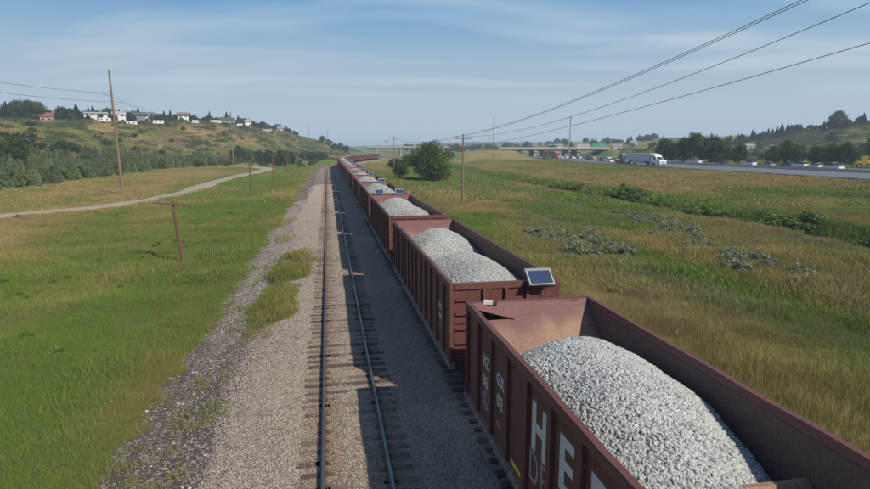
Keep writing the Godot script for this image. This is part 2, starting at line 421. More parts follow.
# ------------------------------------------------------------------ ground
func land() -> void:
	var xs := steps([[-3000.0, -600.0, 150.0], [-600.0, -200.0, 14.0], [-200.0, -60.0, 3.0], [-60.0, -14.0, 1.0], [-14.0, 16.0, 0.45], [16.0, 62.0, 1.0], [62.0, 210.0, 3.0], [210.0, 650.0, 13.0], [650.0, 4000.0, 150.0]])
	var zs := steps([[-60.0, 4.0, 4.0], [4.0, 50.0, 0.5], [50.0, 110.0, 1.0], [110.0, 220.0, 2.2], [220.0, 620.0, 7.0], [620.0, 1800.0, 55.0], [1800.0, 6000.0, 300.0]])
	var v := PackedVector3Array(); var c := PackedColorArray()
	v.resize(xs.size() * zs.size()); c.resize(v.size())
	var k := 0
	for Z in zs:
		for X in xs:
			v[k] = Vector3(X, hgt(X, Z), -Z); c[k] = ground_color(X, Z); k += 1
	setting("ground", smooth_mesh(v, grid_index(xs.size(), zs.size()), c), M.ground)
	# ballast bed with its two level crowns
	var us := BED_U
	var hs := BED_H
	var zb := steps([[-8.0, 4.0, 2.0], [4.0, 40.0, 0.35], [40.0, 100.0, 1.2], [100.0, 440.0, 4.0]])
	v = PackedVector3Array(); c = PackedColorArray()
	for Z in zb:
		var o := cxo(Z)
		for i in us.size():
			var u: float = us[i]
			var f := n_fine.get_noise_2d(u * 2.0, Z * 1.3); var m := n_mid.get_noise_2d(u * 3.0, Z)
			var uu := u + ((m * 0.9 + f * 0.25) * (0.6 - 0.25 * i) if i < 3 else 0.0)
			v.append(Vector3(o + uu, hs[i] + f * 0.03 + m * 0.015, -Z))
			var tan_c := Color(0.32, 0.264, 0.214).lerp(Color(0.255, 0.212, 0.177), clampf(0.5 + m * 1.4, 0.0, 1.0))
			var near_rail := minf(absf(u - 0.435 + 0.74), absf(u - 0.435 - 0.74))
			var rusty := (1.0 - smoothstep(0.1, 0.75, near_rail)) * clampf(0.6 + f + m, 0.0, 1.0)
			tan_c = tan_c.lerp(Color(0.2, 0.125, 0.085), rusty * 0.75)
			c.append(tan_c)
	setting("ballast_bed", smooth_mesh(v, grid_index(us.size(), zb.size()), c), M.ballast)
	# gravel path across the field: centre line and half width
	var line := [[-62.0, 55.0], [-46.0, 72.0], [-36.0, 86.0], [-30.0, 98.0], [-27.2, 114.0], [-26.8, 133.0], [-26.3, 158.0], [-25.2, 183.0], [-22.8, 210.0], [-22.0, 228.0], [-25.0, 243.0], [-32.0, 258.0], [-42.0, 277.0], [-54.0, 300.0], [-64.0, 320.0]]
	var cv := Curve3D.new(); cv.bake_interval = 1.5
	for i in line.size():
		var p := Vector3(line[i][0], 0, -line[i][1])
		var a: Array = line[maxi(i - 1, 0)]; var b: Array = line[mini(i + 1, line.size() - 1)]
		var tg := Vector3(b[0] - a[0], 0, -(b[1] - a[1])) * 0.17
		cv.add_point(p, -tg, tg)
	v = PackedVector3Array()
	var pts := cv.get_baked_points()
	for i in pts.size():
		var t := (pts[mini(i + 1, pts.size() - 1)] - pts[maxi(i - 1, 0)]).normalized()
		var s := Vector3(-t.z, 0, t.x)
		for k2 in 7:
			var wob := n_mid.get_noise_2d(pts[i].x * 2.0 + k2 * 9.0, pts[i].z * 2.0) * 0.7
			var q := pts[i] + s * ((k2 - 3) / 3.0) * (2.2 + wob + 1.2 * smoothstep(180.0, 260.0, -pts[i].z))
			v.append(Vector3(q.x, hgt(q.x, -q.z) + (0.14 if k2 > 0 and k2 < 6 else -0.06), q.z))
	setting("gravel_path", smooth_mesh(v, grid_index(7, pts.size()), null), M.path)

# ------------------------------------------------------------------ railway
func rail_mesh(off: float, z0: float, z1: float) -> ArrayMesh:
	var prof := [Vector2(-0.07, -0.172), Vector2(-0.07, -0.16), Vector2(-0.011, -0.135), Vector2(-0.011, -0.045), Vector2(-0.036, -0.036), Vector2(-0.036, -0.008), Vector2(-0.028, 0.0), Vector2(0.028, 0.0), Vector2(0.036, -0.008), Vector2(0.036, -0.036), Vector2(0.011, -0.045), Vector2(0.011, -0.135), Vector2(0.07, -0.16), Vector2(0.07, -0.172)]
	var zz := steps([[z0, 190.0, 4.0], [190.0, z1, 5.0]])
	var body := Shape.new(); var head := Shape.new()
	for i in zz.size() - 1:
		var a := cxo(zz[i]) + off; var b := cxo(zz[i + 1]) + off
		for k in prof.size() - 1:
			var p: Vector2 = prof[k]; var q: Vector2 = prof[k + 1]
			var dst := head if k == 6 else body
			dst.quad(Vector3(a + p.x, p.y, -zz[i]), Vector3(b + p.x, p.y, -zz[i + 1]), Vector3(b + q.x, q.y, -zz[i + 1]), Vector3(a + q.x, q.y, -zz[i]))
	var m := body.mesh()
	var hm := head.mesh()
	m.add_surface_from_arrays(Mesh.PRIMITIVE_TRIANGLES, hm.surface_get_arrays(0))
	m.surface_set_material(0, M.rust_rail); m.surface_set_material(1, M.rail_top)
	return m

func tracks() -> void:
	var tie_meshes := []
	for k in 4:
		var s := Shape.new()
		var w := 0.105 + 0.012 * k; var l := 1.27 + 0.03 * (k % 3); var h := 0.006 * k
		s.hexa([Vector3(-l, -0.18, w), Vector3(l, -0.18, w), Vector3(l, -0.18, -w), Vector3(-l, -0.18, -w), Vector3(-l + 0.01, h, w - 0.012), Vector3(l - 0.01, h, w - 0.012), Vector3(l - 0.01, h, -w + 0.012), Vector3(-l + 0.01, h, -w + 0.012)])
		tie_meshes.append(s.mesh())
	var plate := Shape.new(); plate.box(Vector3(-0.17, 0, -0.09), Vector3(0.17, 0.012, 0.09))
	for sx in [-0.1, 0.1]:
		plate.box(Vector3(sx - 0.012, 0.012, -0.06), Vector3(sx + 0.012, 0.04, -0.035)); plate.box(Vector3(sx - 0.012, 0.012, 0.035), Vector3(sx + 0.012, 0.04, 0.06))
	var plate_mesh := plate.mesh()
	for tr in 2:
		var centre := 0.435 if tr == 0 else 4.8
		var t := thing("railway_track", "empty railway track with two steel rails beside the train" if tr == 0 else "railway track mostly hidden beneath the loaded train", "railway track", Vector3.ZERO)
		for s in [-0.74, 0.74]:
			var r := MeshInstance3D.new(); r.name = "rail"; r.mesh = rail_mesh(centre + s, -6.0, 440.0); t.add_child(r, true)
		var far := Shape.new()
		var Z := 3.0
		var n := 0
		while Z < (438.0 if tr == 0 else 60.0):
			var x := cxo(Z) + centre + rng.randf_range(-0.05, 0.05)
			var at := Vector3(x, -0.16 + rng.randf_range(-0.012, 0.006), -Z)
			if n < 295:
				var o := part("sleeper", tie_meshes[rng.randi() % 4], M.tie[rng.randi() % 2], t, at)
				o.rotation.y = rng.randf_range(-0.025, 0.025)
				if Z < 30.0 and tr == 0:
					for s in [-0.74, 0.74]: part("tie_plate", plate_mesh, M.rust_rail, o, Vector3(s + centre + cxo(Z) - x, 0.0, 0))
			else:
				far.box(at + Vector3(-1.28, -0.15, -0.11), at + Vector3(1.28, 0.004, 0.11))
			Z += 0.51 + rng.randf_range(-0.04, 0.04)
			n += 1
		if far.v.size():
			var fo := part("far_sleepers", far.mesh(), M.tie[0], t); fo.set_meta("kind", "stuff")

# ------------------------------------------------------------------ highway and bridges
func strip(x0: float, x1: float, lift: float, z0: float, z1: float) -> ArrayMesh:
	var v := PackedVector3Array(); var zz := steps([[z0, z1, 6.0]])
	for Z in zz:
		for k in 3:
			var X := lerpf(x0, x1, k / 2.0)
			v.append(Vector3(X + road_shift(Z), 0.8 + lift + 9.0 * smoothstep(650.0, 1700.0, Z), -Z))
	return smooth_mesh(v, grid_index(3, zz.size()))

func highway() -> void:
	setting("highway", strip(106.0, 151.0, 0.05, -60.0, 900.0), M.asphalt)
	setting("road_shoulder", strip(103.6, 107.4, 0.06, -60.0, 900.0), M.shoulder)
	var mk := Shape.new()
	for x in [107.9, 126.2, 131.0, 149.4]:
		var zz := steps([[-20.0, 700.0, 12.0]])
		for i in zz.size() - 1:
			var a: float = x + road_shift(zz[i]); var b: float = x + road_shift(zz[i + 1])
			mk.quad(Vector3(a, 0.862, -zz[i]), Vector3(b, 0.862, -zz[i + 1]), Vector3(b + 0.16, 0.862, -zz[i + 1]), Vector3(a + 0.16, 0.862, -zz[i]))
	for x in [111.8, 115.5, 119.2, 122.8, 135.0, 138.6, 142.2, 145.8]:
		var Z := -20.0
		while Z < 500.0:
			var a: float = x + road_shift(Z)
			mk.quad(Vector3(a, 0.862, -Z), Vector3(a, 0.862, -Z - 3.0), Vector3(a + 0.14, 0.862, -Z - 3.0), Vector3(a + 0.14, 0.862, -Z))
			Z += 12.0
	var lm := setting("lane_markings", mk.mesh(), M.paint_white)
	lm.set_meta("kind", "structure")
	# median barrier
	var b := thing("median_barrier", "low concrete barrier between the two carriageways of the highway", "barrier")
	var s := Shape.new()
	var zz := steps([[0.0, 352.0, 8.0]])
	for i in zz.size() - 1:
		var a := 128.6 + road_shift(zz[i]); var c := 128.6 + road_shift(zz[i + 1])
		s.hexa([Vector3(a - 0.3, 0.84, -zz[i]), Vector3(a + 0.3, 0.84, -zz[i]), Vector3(c + 0.3, 0.84, -zz[i + 1]), Vector3(c - 0.3, 0.84, -zz[i + 1]), Vector3(a - 0.1, 1.62, -zz[i]), Vector3(a + 0.1, 1.62, -zz[i]), Vector3(c + 0.1, 1.62, -zz[i + 1]), Vector3(c - 0.1, 1.62, -zz[i + 1])])
	part("barrier_wall", s.mesh(), M.concrete, b)
	overpass("concrete overpass carrying a road across the busy highway", 114.0, 186.0, 372.0, 4.75, 6.0, [134.0, 141.0, 157.5, 164.0], 13.0)
	overpass("long pale bridge on stout piers low on the skyline behind the round tree", 40.0, 124.0, 600.0, 5.9, 7.0, [50.0, 74.0, 97.0, 118.0], 12.0)

func overpass(label: String, x0: float, x1: float, Z: float, y0: float, y1: float, piers: Array, w: float) -> void:
	var t := thing("overpass", label, "bridge", Vector3(0, 0, -Z))
	part("deck", box_mesh(Vector3(x0, y1 - 0.45, -w * 0.5), Vector3(x1, y1, w * 0.5)), M.concrete, t)
	for k in 4: part("girder", box_mesh(Vector3(x0 + 0.5, y0, -w * 0.42 + k * w * 0.28 - 0.25), Vector3(x1 - 0.5, y1 - 0.452, -w * 0.42 + k * w * 0.28 + 0.25)), M.girder, t)
	for sgn in [-1.0, 1.0]:
		part("parapet", box_mesh(Vector3(x0, y1 + 0.002, sgn * (w * 0.5 - 0.15) - 0.15), Vector3(x1, y1 + 0.8, sgn * (w * 0.5 - 0.15) + 0.15)), M.concrete, t)
	for x in piers:
		var p := part("pier", box_mesh(Vector3(x - 0.6, -4.0, -w * 0.36), Vector3(x + 0.6, y0 - 0.7, w * 0.36)), M.concrete, t)
		part("pier_cap", box_mesh(Vector3(x - 0.9, y0 - 0.7, -w * 0.46), Vector3(x + 0.9, y0 - 0.003, w * 0.46)), M.concrete, p)

# ------------------------------------------------------------------ train
const CAR_L := 14.2
const PITCH := 16.06
const HALF := 7.1

func text_part(txt: String, size: float, m: Material, parent: Node, y: float, z: float, x := -1.535, bold := true) -> void:
	var tm := TextMesh.new(); tm.text = txt; tm.depth = 0.006; tm.pixel_size = 0.01; tm.font_size = int(size * 139.0); tm.curve_step = 2.0
	var f := SystemFont.new(); f.font_names = PackedStringArray(["Droid Sans"]); f.font_weight = 700 if bold else 400
	tm.font = f
	var o := part("lettering", tm, m, parent, Vector3(x, y, z)); o.rotation.y = -PI / 2

func wheel_mesh() -> ArrayMesh:
	var s := Shape.new()
	s.tube(Vector3(-0.065, 0, 0), Vector3(0.065, 0, 0), 0.42, 0.42, 20); s.tube(Vector3(0.055, 0, 0), Vector3(0.085, 0, 0), 0.46, 0.45, 20); s.tube(Vector3(-0.09, 0, 0), Vector3(-0.06, 0, 0), 0.16, 0.2, 12)
	return s.mesh()

func make_car() -> Node3D:
	var t := thing("gondola_car", "", "railcar")
	var ztop := 3.4
	# side walls, ribs and chords (side -1 is the track side)
	var wall := {}
	for s in [-1.0, 1.0]:
		var x0 := minf(s * 1.49, s * 1.53); var x1 := maxf(s * 1.49, s * 1.53)
		wall[s] = part("side_wall", box_mesh(Vector3(x0, 1.12, -HALF), Vector3(x1, ztop - 0.15, HALF)), M.paint, t)
		for k in 14:
			var z := -HALF + k * CAR_L / 13.0
			var hw := 0.085
			if k == 0: z += 0.075
			if k == 13: z -= 0.075
			var r := Shape.new()
			var xa: float = s * 1.532; var xb: float = s * 1.6
			r.hexa([Vector3(minf(xa, xb), 1.12, z + hw), Vector3(maxf(xa, xb), 1.12, z + hw), Vector3(maxf(xa, xb), 1.12, z - hw), Vector3(minf(xa, xb), 1.12, z - hw),
				Vector3(minf(xa, xb), ztop - 0.152, z + hw), Vector3(maxf(xa, xb), ztop - 0.152, z + hw), Vector3(maxf(xa, xb), ztop - 0.152, z - hw), Vector3(minf(xa, xb), ztop - 0.152, z - hw)])
			part("rib", r.mesh(), M.rib, t)
		part("top_chord", chord(s, ztop), M.rib, t)
		part("side_sill", box_mesh(Vector3(minf(s * 1.44, s * 1.615), 0.93, -HALF), Vector3(maxf(s * 1.44, s * 1.615), 1.118, HALF)), M.sill, t)
		part("inner_lining", box_mesh(Vector3(minf(s * 1.465, s * 1.487), 1.3, -HALF + 0.1), Vector3(maxf(s * 1.465, s * 1.487), ztop - 0.153, HALF - 0.1)), M.inner, t)
	for e in [-1.0, 1.0]:
		part("end_chord", box_mesh(Vector3(-1.47, ztop - 0.17, minf(e * (HALF - 0.13), e * (HALF + 0.03))), Vector3(1.47, ztop - 0.004, maxf(e * (HALF - 0.13), e * (HALF + 0.03)))), M.rib, t)
		# end plate under the chord, its stiffeners and the sloping floor behind it
		part("end_plate", box_mesh(Vector3(-1.488, 2.25, minf(e * (HALF - 0.06), e * (HALF - 0.02))), Vector3(1.488, ztop - 0.172, maxf(e * (HALF - 0.06), e * (HALF - 0.02)))), M.paint, t)
		for x in [-0.62, 0.0, 0.62]:
			part("stiffener", box_mesh(Vector3(x - 0.05, 2.1, minf(e * (HALF - 0.018), e * (HALF + 0.06))), Vector3(x + 0.05, ztop - 0.174, maxf(e * (HALF - 0.018), e * (HALF + 0.06)))), M.rib, t)
		part("slope_sheet", slope_sheet(e, false), M.slope, t)
		for s in [-1.0, 1.0]:   # corner posts with ladder
			part("corner_post", box_mesh(Vector3(minf(s * 0.95, s * 1.486), 1.12, minf(e * (HALF - 0.1), e * (HALF - 0.062))), Vector3(maxf(s * 0.95, s * 1.486), 2.248, maxf(e * (HALF - 0.1), e * (HALF - 0.062)))), M.paint, t)
			for k in 5:
				var rg := Shape.new(); var y := 1.35 + k * 0.4
				rg.beam(Vector3(s * 1.05, y, e * (HALF + 0.07)), Vector3(s * 1.42, y, e * (HALF + 0.07)), 0.025, 0.025)
				rg.beam(Vector3(s * 1.05, y, e * (HALF - 0.02)), Vector3(s * 1.05, y, e * (HALF + 0.08)), 0.025, 0.025); rg.beam(Vector3(s * 1.42, y, e * (HALF - 0.02)), Vector3(s * 1.42, y, e * (HALF + 0.08)), 0.025, 0.025)
				part("ladder_rung", rg.mesh(), M.rib, t)
		part("lower_bulkhead", box_mesh(Vector3(-1.486, 1.115, minf(e * (HALF - 0.16), e * (HALF - 0.12))), Vector3(1.486, 2.24, maxf(e * (HALF - 0.16), e * (HALF - 0.12)))), M.black, t)
		part("end_sill", box_mesh(Vector3(-1.43, 0.9, minf(e * (HALF - 0.35), e * HALF)), Vector3(1.43, 1.11, maxf(e * (HALF - 0.35), e * HALF))), M.black, t)
		var cp := Shape.new()
		cp.box(Vector3(-0.12, 0.72, minf(e * (HALF - 0.3), e * (HALF + 0.55))), Vector3(0.12, 0.88, maxf(e * (HALF - 0.3), e * (HALF + 0.55))))
		cp.box(Vector3(-0.22, 0.66, minf(e * (HALF + 0.552), e * (HALF + 0.91))), Vector3(0.2, 0.96, maxf(e * (HALF + 0.552), e * (HALF + 0.91))))
		part("coupler", cp.mesh(), M.black, t)
		# truck
		var tz: float = e * (HALF - 1.75)
		var tk := Node3D.new(); tk.name = "wheel_truck"; t.add_child(tk, true); tk.position = Vector3(0, 0, tz)
		for wz in [-0.88, 0.88]:
			for s in [-1.0, 1.0]:
				var w := part("wheel", M.wheel_mesh, M.wheel, tk, Vector3(s * 0.74, 0.43, wz))
				w.rotation.y = PI if s > 0 else 0.0
			var ax := Shape.new(); ax.tube(Vector3(-0.9, 0.43, wz), Vector3(0.9, 0.43, wz), 0.08, 0.08, 8); part("axle", ax.mesh(), M.wheel, tk)
		for s in [-1.0, 1.0]:
			var sf := Shape.new()
			sf.extrude(PackedVector2Array([Vector2(-1.1, 0.36), Vector2(-0.7, 0.34), Vector2(-0.3, 0.2), Vector2(0.3, 0.2), Vector2(0.7, 0.34), Vector2(1.1, 0.36), Vector2(1.1, 0.58), Vector2(0.4, 0.72), Vector2(-0.4, 0.72), Vector2(-1.1, 0.58)]), s * 1.0 - 0.06, s * 1.0 + 0.06)
			part("side_frame", sf.mesh(), M.black, tk)
		part("bolster", box_mesh(Vector3(-1.1, 0.5, -0.2), Vector3(1.1, 0.86, 0.2)), M.black, tk)
	part("floor", box_mesh(Vector3(-1.46, 1.24, -HALF + 2.25), Vector3(1.46, 1.3, HALF - 2.25)), M.inner, t)
	part("centre_sill", box_mesh(Vector3(-0.2, 0.74, -HALF + 0.36), Vector3(0.2, 1.2, HALF - 0.36)), M.black, t)
	# cross ridge in the middle of the hopper
	var rd := Shape.new()
	rd.extrude(PackedVector2Array([Vector2(-0.14, 2.3), Vector2(0.14, 2.3), Vector2(0.14, 2.56), Vector2(0.04, 2.66), Vector2(-0.04, 2.66), Vector2(-0.14, 2.56)]), -1.462, 1.462)
	part("cross_brace", rd.mesh(), M.rust_steel, t)
	for e in [-1.0, 1.0]:
		for k in 2:
			var hp := Shape.new()
			var cz: float = e * (1.1 + 1.75 * k)
			hp.hexa([Vector3(-0.8, 0.45, cz + 0.3), Vector3(0.8, 0.45, cz + 0.3), Vector3(0.8, 0.45, cz - 0.3), Vector3(-0.8, 0.45, cz - 0.3), Vector3(-1.3, 1.236, cz + 0.8), Vector3(1.3, 1.236, cz + 0.8), Vector3(1.3, 1.236, cz - 0.8), Vector3(-1.3, 1.236, cz - 0.8)])
			part("discharge_hopper", hp.mesh(), M.black, t)
	return t

func slope_sheet(e: float, torn: bool) -> ArrayMesh:   # sheet worn to bare rust where the stone slides, paint left near the top edge
	var nx := 221 if torn else 31; var nt := 181 if torn else 23
	var v := PackedVector3Array(); var c := PackedColorArray(); var idx := PackedInt32Array()
	for j in nt:
		for i in nx:
			var x := lerpf(-1.464, 1.464, i / (nx - 1.0)); var t := j / (nt - 1.0)
			var dent := n_fine.get_noise_2d(x * 0.5 + e * 7.0, t * 1.2) * 0.02
			v.append(Vector3(x, lerpf(3.38, 1.3, t) + dent, e * lerpf(HALF - 0.132, HALF - 2.3, t)))
			var n := n_fine.get_noise_2d(x * 0.9 + 11.0, t * 2.4 + e * 5.0)
			var n2 := n_fine.get_noise_2d(x * 3.2, t * 1.1 + 8.0)
			var worn := smoothstep(0.06, 0.3, t + n * 0.18 + n2 * 0.07 - absf(x) * 0.05)
			var rust := Color(0.2, 0.112, 0.085).lerp(Color(0.28, 0.165, 0.11), clampf(0.5 + n * 1.2 + n2 * 0.5, 0.0, 1.0))
			c.append(Color(0.155, 0.066, 0.063).lerp(rust, worn))
	var hole := PackedVector2Array([Vector2(-1.4, 0.075), Vector2(-0.5, 0.158), Vector2(-1.3, 0.165)])
	for j in nt - 1:
		for i in nx - 1:
			if torn and Geometry2D.is_point_in_polygon(Vector2(lerpf(-1.464, 1.464, (i + 0.5) / (nx - 1.0)), (j + 0.5) / (nt - 1.0)), hole): continue
			var a := j * nx + i
			idx.append_array(PackedInt32Array([a, a + nx, a + nx + 1, a, a + nx + 1, a + 1] if e > 0.0 else [a, a + nx + 1, a + nx, a, a + 1, a + nx + 1]))
	return smooth_mesh(v, idx, c)

func chord(s: float, top: float) -> ArrayMesh:
	var sh := Shape.new()
	var a := minf(s * 1.475, s * 1.61); var b := maxf(s * 1.475, s * 1.61)
	var n := 28
	for k in n:
		var z0 := lerpf(HALF, -HALF, k / float(n)); var z1 := lerpf(HALF, -HALF, (k + 1) / float(n))
		var d0 := Vector3(n_fine.get_noise_2d(z0 * 0.7, s * 40.0) * 0.035, n_fine.get_noise_2d(z0 * 0.8 + 60.0, s * 30.0) * 0.022, 0); var d1 := Vector3(n_fine.get_noise_2d(z1 * 0.7, s * 40.0) * 0.035, n_fine.get_noise_2d(z1 * 0.8 + 60.0, s * 30.0) * 0.022, 0)
		sh.hexa([Vector3(a, top - 0.15, z0), Vector3(b, top - 0.15, z0), Vector3(b, top - 0.15, z1), Vector3(a, top - 0.15, z1),
			Vector3(a + 0.014, top, z0) + d0, Vector3(b - 0.014, top, z0) + d0, Vector3(b - 0.014, top, z1) + d1, Vector3(a + 0.014, top, z1) + d1])
	return sh.mesh()

func add_panel(car: Node3D, x: float) -> void:
	var p := Node3D.new(); p.name = "solar_panel"; car.add_child(p, true); p.position = Vector3(x, 3.4, HALF + 0.12)
	var tilt := Node3D.new()
	var b := Basis(Vector3.RIGHT, -0.92)   # the face looks back and up
	var fr := Shape.new(); var w := 0.36; var h := 0.28
	for sgn in [-1.0, 1.0]:
		fr.box(Vector3(-w, sgn * (h - 0.018) - 0.018, -0.02), Vector3(w, sgn * (h - 0.018) + 0.018, 0.025)); fr.box(Vector3(sgn * (w - 0.018) - 0.018, -h + 0.036, -0.02), Vector3(sgn * (w - 0.018) + 0.018, h - 0.036, 0.025))
	fr.box(Vector3(-w + 0.036, -h + 0.036, -0.018), Vector3(w - 0.036, h - 0.036, 0.0))
	tilt.free()
	var fo := part("panel_frame", fr.mesh(), M.alu, p, Vector3(0, 0.12, 0.02)); fo.basis = b
	var iw := (2.0 * w - 0.072) / 6.0; var ih := (2.0 * h - 0.072) / 4.0
	var cell := box_mesh(Vector3(0.004, 0.004, 0.001), Vector3(iw - 0.004, ih - 0.004, 0.01))
	for i in 6:
		for j in 4: part("cell", cell, M.cell, fo, Vector3(-w + 0.036 + i * iw, -h + 0.036 + j * ih, 0))
	var bk := Shape.new(); bk.box(Vector3(-0.37, 0.24, -0.26), Vector3(0.37, 0.32, -0.16)); part("battery_box", bk.mesh(), M.alu, p)
	var br := Shape.new()
	for sgn in [-1.0, 1.0]:
		br.beam(Vector3(sgn * 0.3, -0.16, -0.05), Vector3(sgn * 0.3, 0.24, -0.2), 0.03, 0.03, Vector3.RIGHT); br.beam(Vector3(sgn * 0.3, -0.16, -0.05), Vector3(sgn * 0.3, -0.02, 0.14), 0.03, 0.03, Vector3.RIGHT)
	part("bracket", br.mesh(), M.metal, p)

func heap_y(x: float, z: float, sd: float) -> float:
	var n := n_fine.get_noise_2d(x * 0.8 + sd * 17.0, z * 0.8) * 0.07 + n_fine.get_noise_2d(x * 0.3 + sd * 9.0, z * 0.3) * 0.2
	var y := 1.55
	for cz in [-2.85, 2.85]:
		var dz: float = (z - cz) / 3.0; var dx := x / 1.62
		var r := sqrt(dz * dz + dx * dx)
		y = maxf(y, 3.47 - 1.0 * (sqrt(r * r + 0.09) - 0.3) * (0.62 + 0.55 * r))
	return y + n

func make_load(label: String, at: Vector3, turn: float, sd: float, count: int, size: float) -> Node3D:
	var t := thing("stone_load", label, "gravel load", at, turn, "crushed stone loads in the railcars")
	var nx := 37; var nz := 141
	var v := PackedVector3Array()
	for j in nz:
		for i in nx:
			var x := lerpf(-1.458, 1.458, i / (nx - 1.0)); var z := lerpf(6.5, -6.5, j / (nz - 1.0))
			v.append(Vector3(x, minf(heap_y(x, z, sd), 3.7), z))
	part("heap", smooth_mesh(v, grid_index(nx, nz)), M.heap, t)
	if count > 0:
		var xf := []; var tint := PackedColorArray()
		for k in count:
			var x := rng.randf_range(-1.42, 1.42); var z := rng.randf_range(-5.9, 5.9)
			var y := heap_y(x, z, sd)
			if y < 1.75: continue
			var s := size * rng.randf_range(0.45, 1.5)
			var bs := Basis.from_euler(Vector3(rng.randf() * TAU, rng.randf() * TAU, rng.randf() * TAU)).scaled(Vector3(s, s * 0.8, s))
			xf.append(Transform3D(bs, Vector3(x, y + s * 0.12, z)))
			var g := rng.randf_range(0.27, 0.37)
			g *= 1.0 + 0.3 * n_fine.get_noise_2d(x * 0.5 + sd * 5.0, z * 0.5 + 30.0)
			if rng.randf() < 0.1: g = rng.randf_range(0.17, 0.24)
			if rng.randf() < 0.04: s *= 1.6
			tint.append(Color(g * 0.985, g, g * rng.randf_range(0.97, 1.01)))
		scatter("stones", M.rocks[0], M.stone, xf, tint, t)
	return t

func rock_mesh(sd: int) -> ArrayMesh:
	var r := RandomNumberGenerator.new(); r.seed = sd
	var ph := (1.0 + sqrt(5.0)) / 2.0
	var p := [Vector3(-1, ph, 0), Vector3(1, ph, 0), Vector3(-1, -ph, 0), Vector3(1, -ph, 0), Vector3(0, -1, ph), Vector3(0, 1, ph), Vector3(0, -1, -ph), Vector3(0, 1, -ph), Vector3(ph, 0, -1), Vector3(ph, 0, 1), Vector3(-ph, 0, -1), Vector3(-ph, 0, 1)]
	for i in 12: p[i] = (p[i] as Vector3).normalized() * r.randf_range(0.38, 0.68) * Vector3(1.1, 0.8, 0.95)
	var f := [0, 11, 5, 0, 5, 1, 0, 1, 7, 0, 7, 10, 0, 10, 11, 1, 5, 9, 5, 11, 4, 11, 10, 2, 10, 7, 6, 7, 1, 8, 3, 9, 4, 3, 4, 2, 3, 2, 6, 3, 6, 8, 3, 8, 9, 4, 9, 5, 2, 4, 11, 6, 2, 10, 8, 6, 7, 9, 8, 1]
	var s := Shape.new()
	for k in range(0, f.size(), 3): s.tri(p[f[k]], p[f[k + 2]], p[f[k + 1]])
	return s.mesh(true)

func car_spot(n: int) -> Array:   # centre of the n-th car and its turn; the track is followed by arc length near enough
	var Z := 6.2 + n * PITCH
	if Z > 190.0:
		Z = 190.0
		var left := 6.2 + n * PITCH - 190.0
		while left > 0.0:
			var sl := (cxo(Z + 0.5) - cxo(Z - 0.5))
			Z += minf(left, 1.0) / sqrt(1.0 + sl * sl); left -= 1.0
	var d := cxo(Z + 4.0) - cxo(Z - 4.0)
	return [Vector3(4.8 + cxo(Z), 0, -Z), -atan2(d, 8.0)]

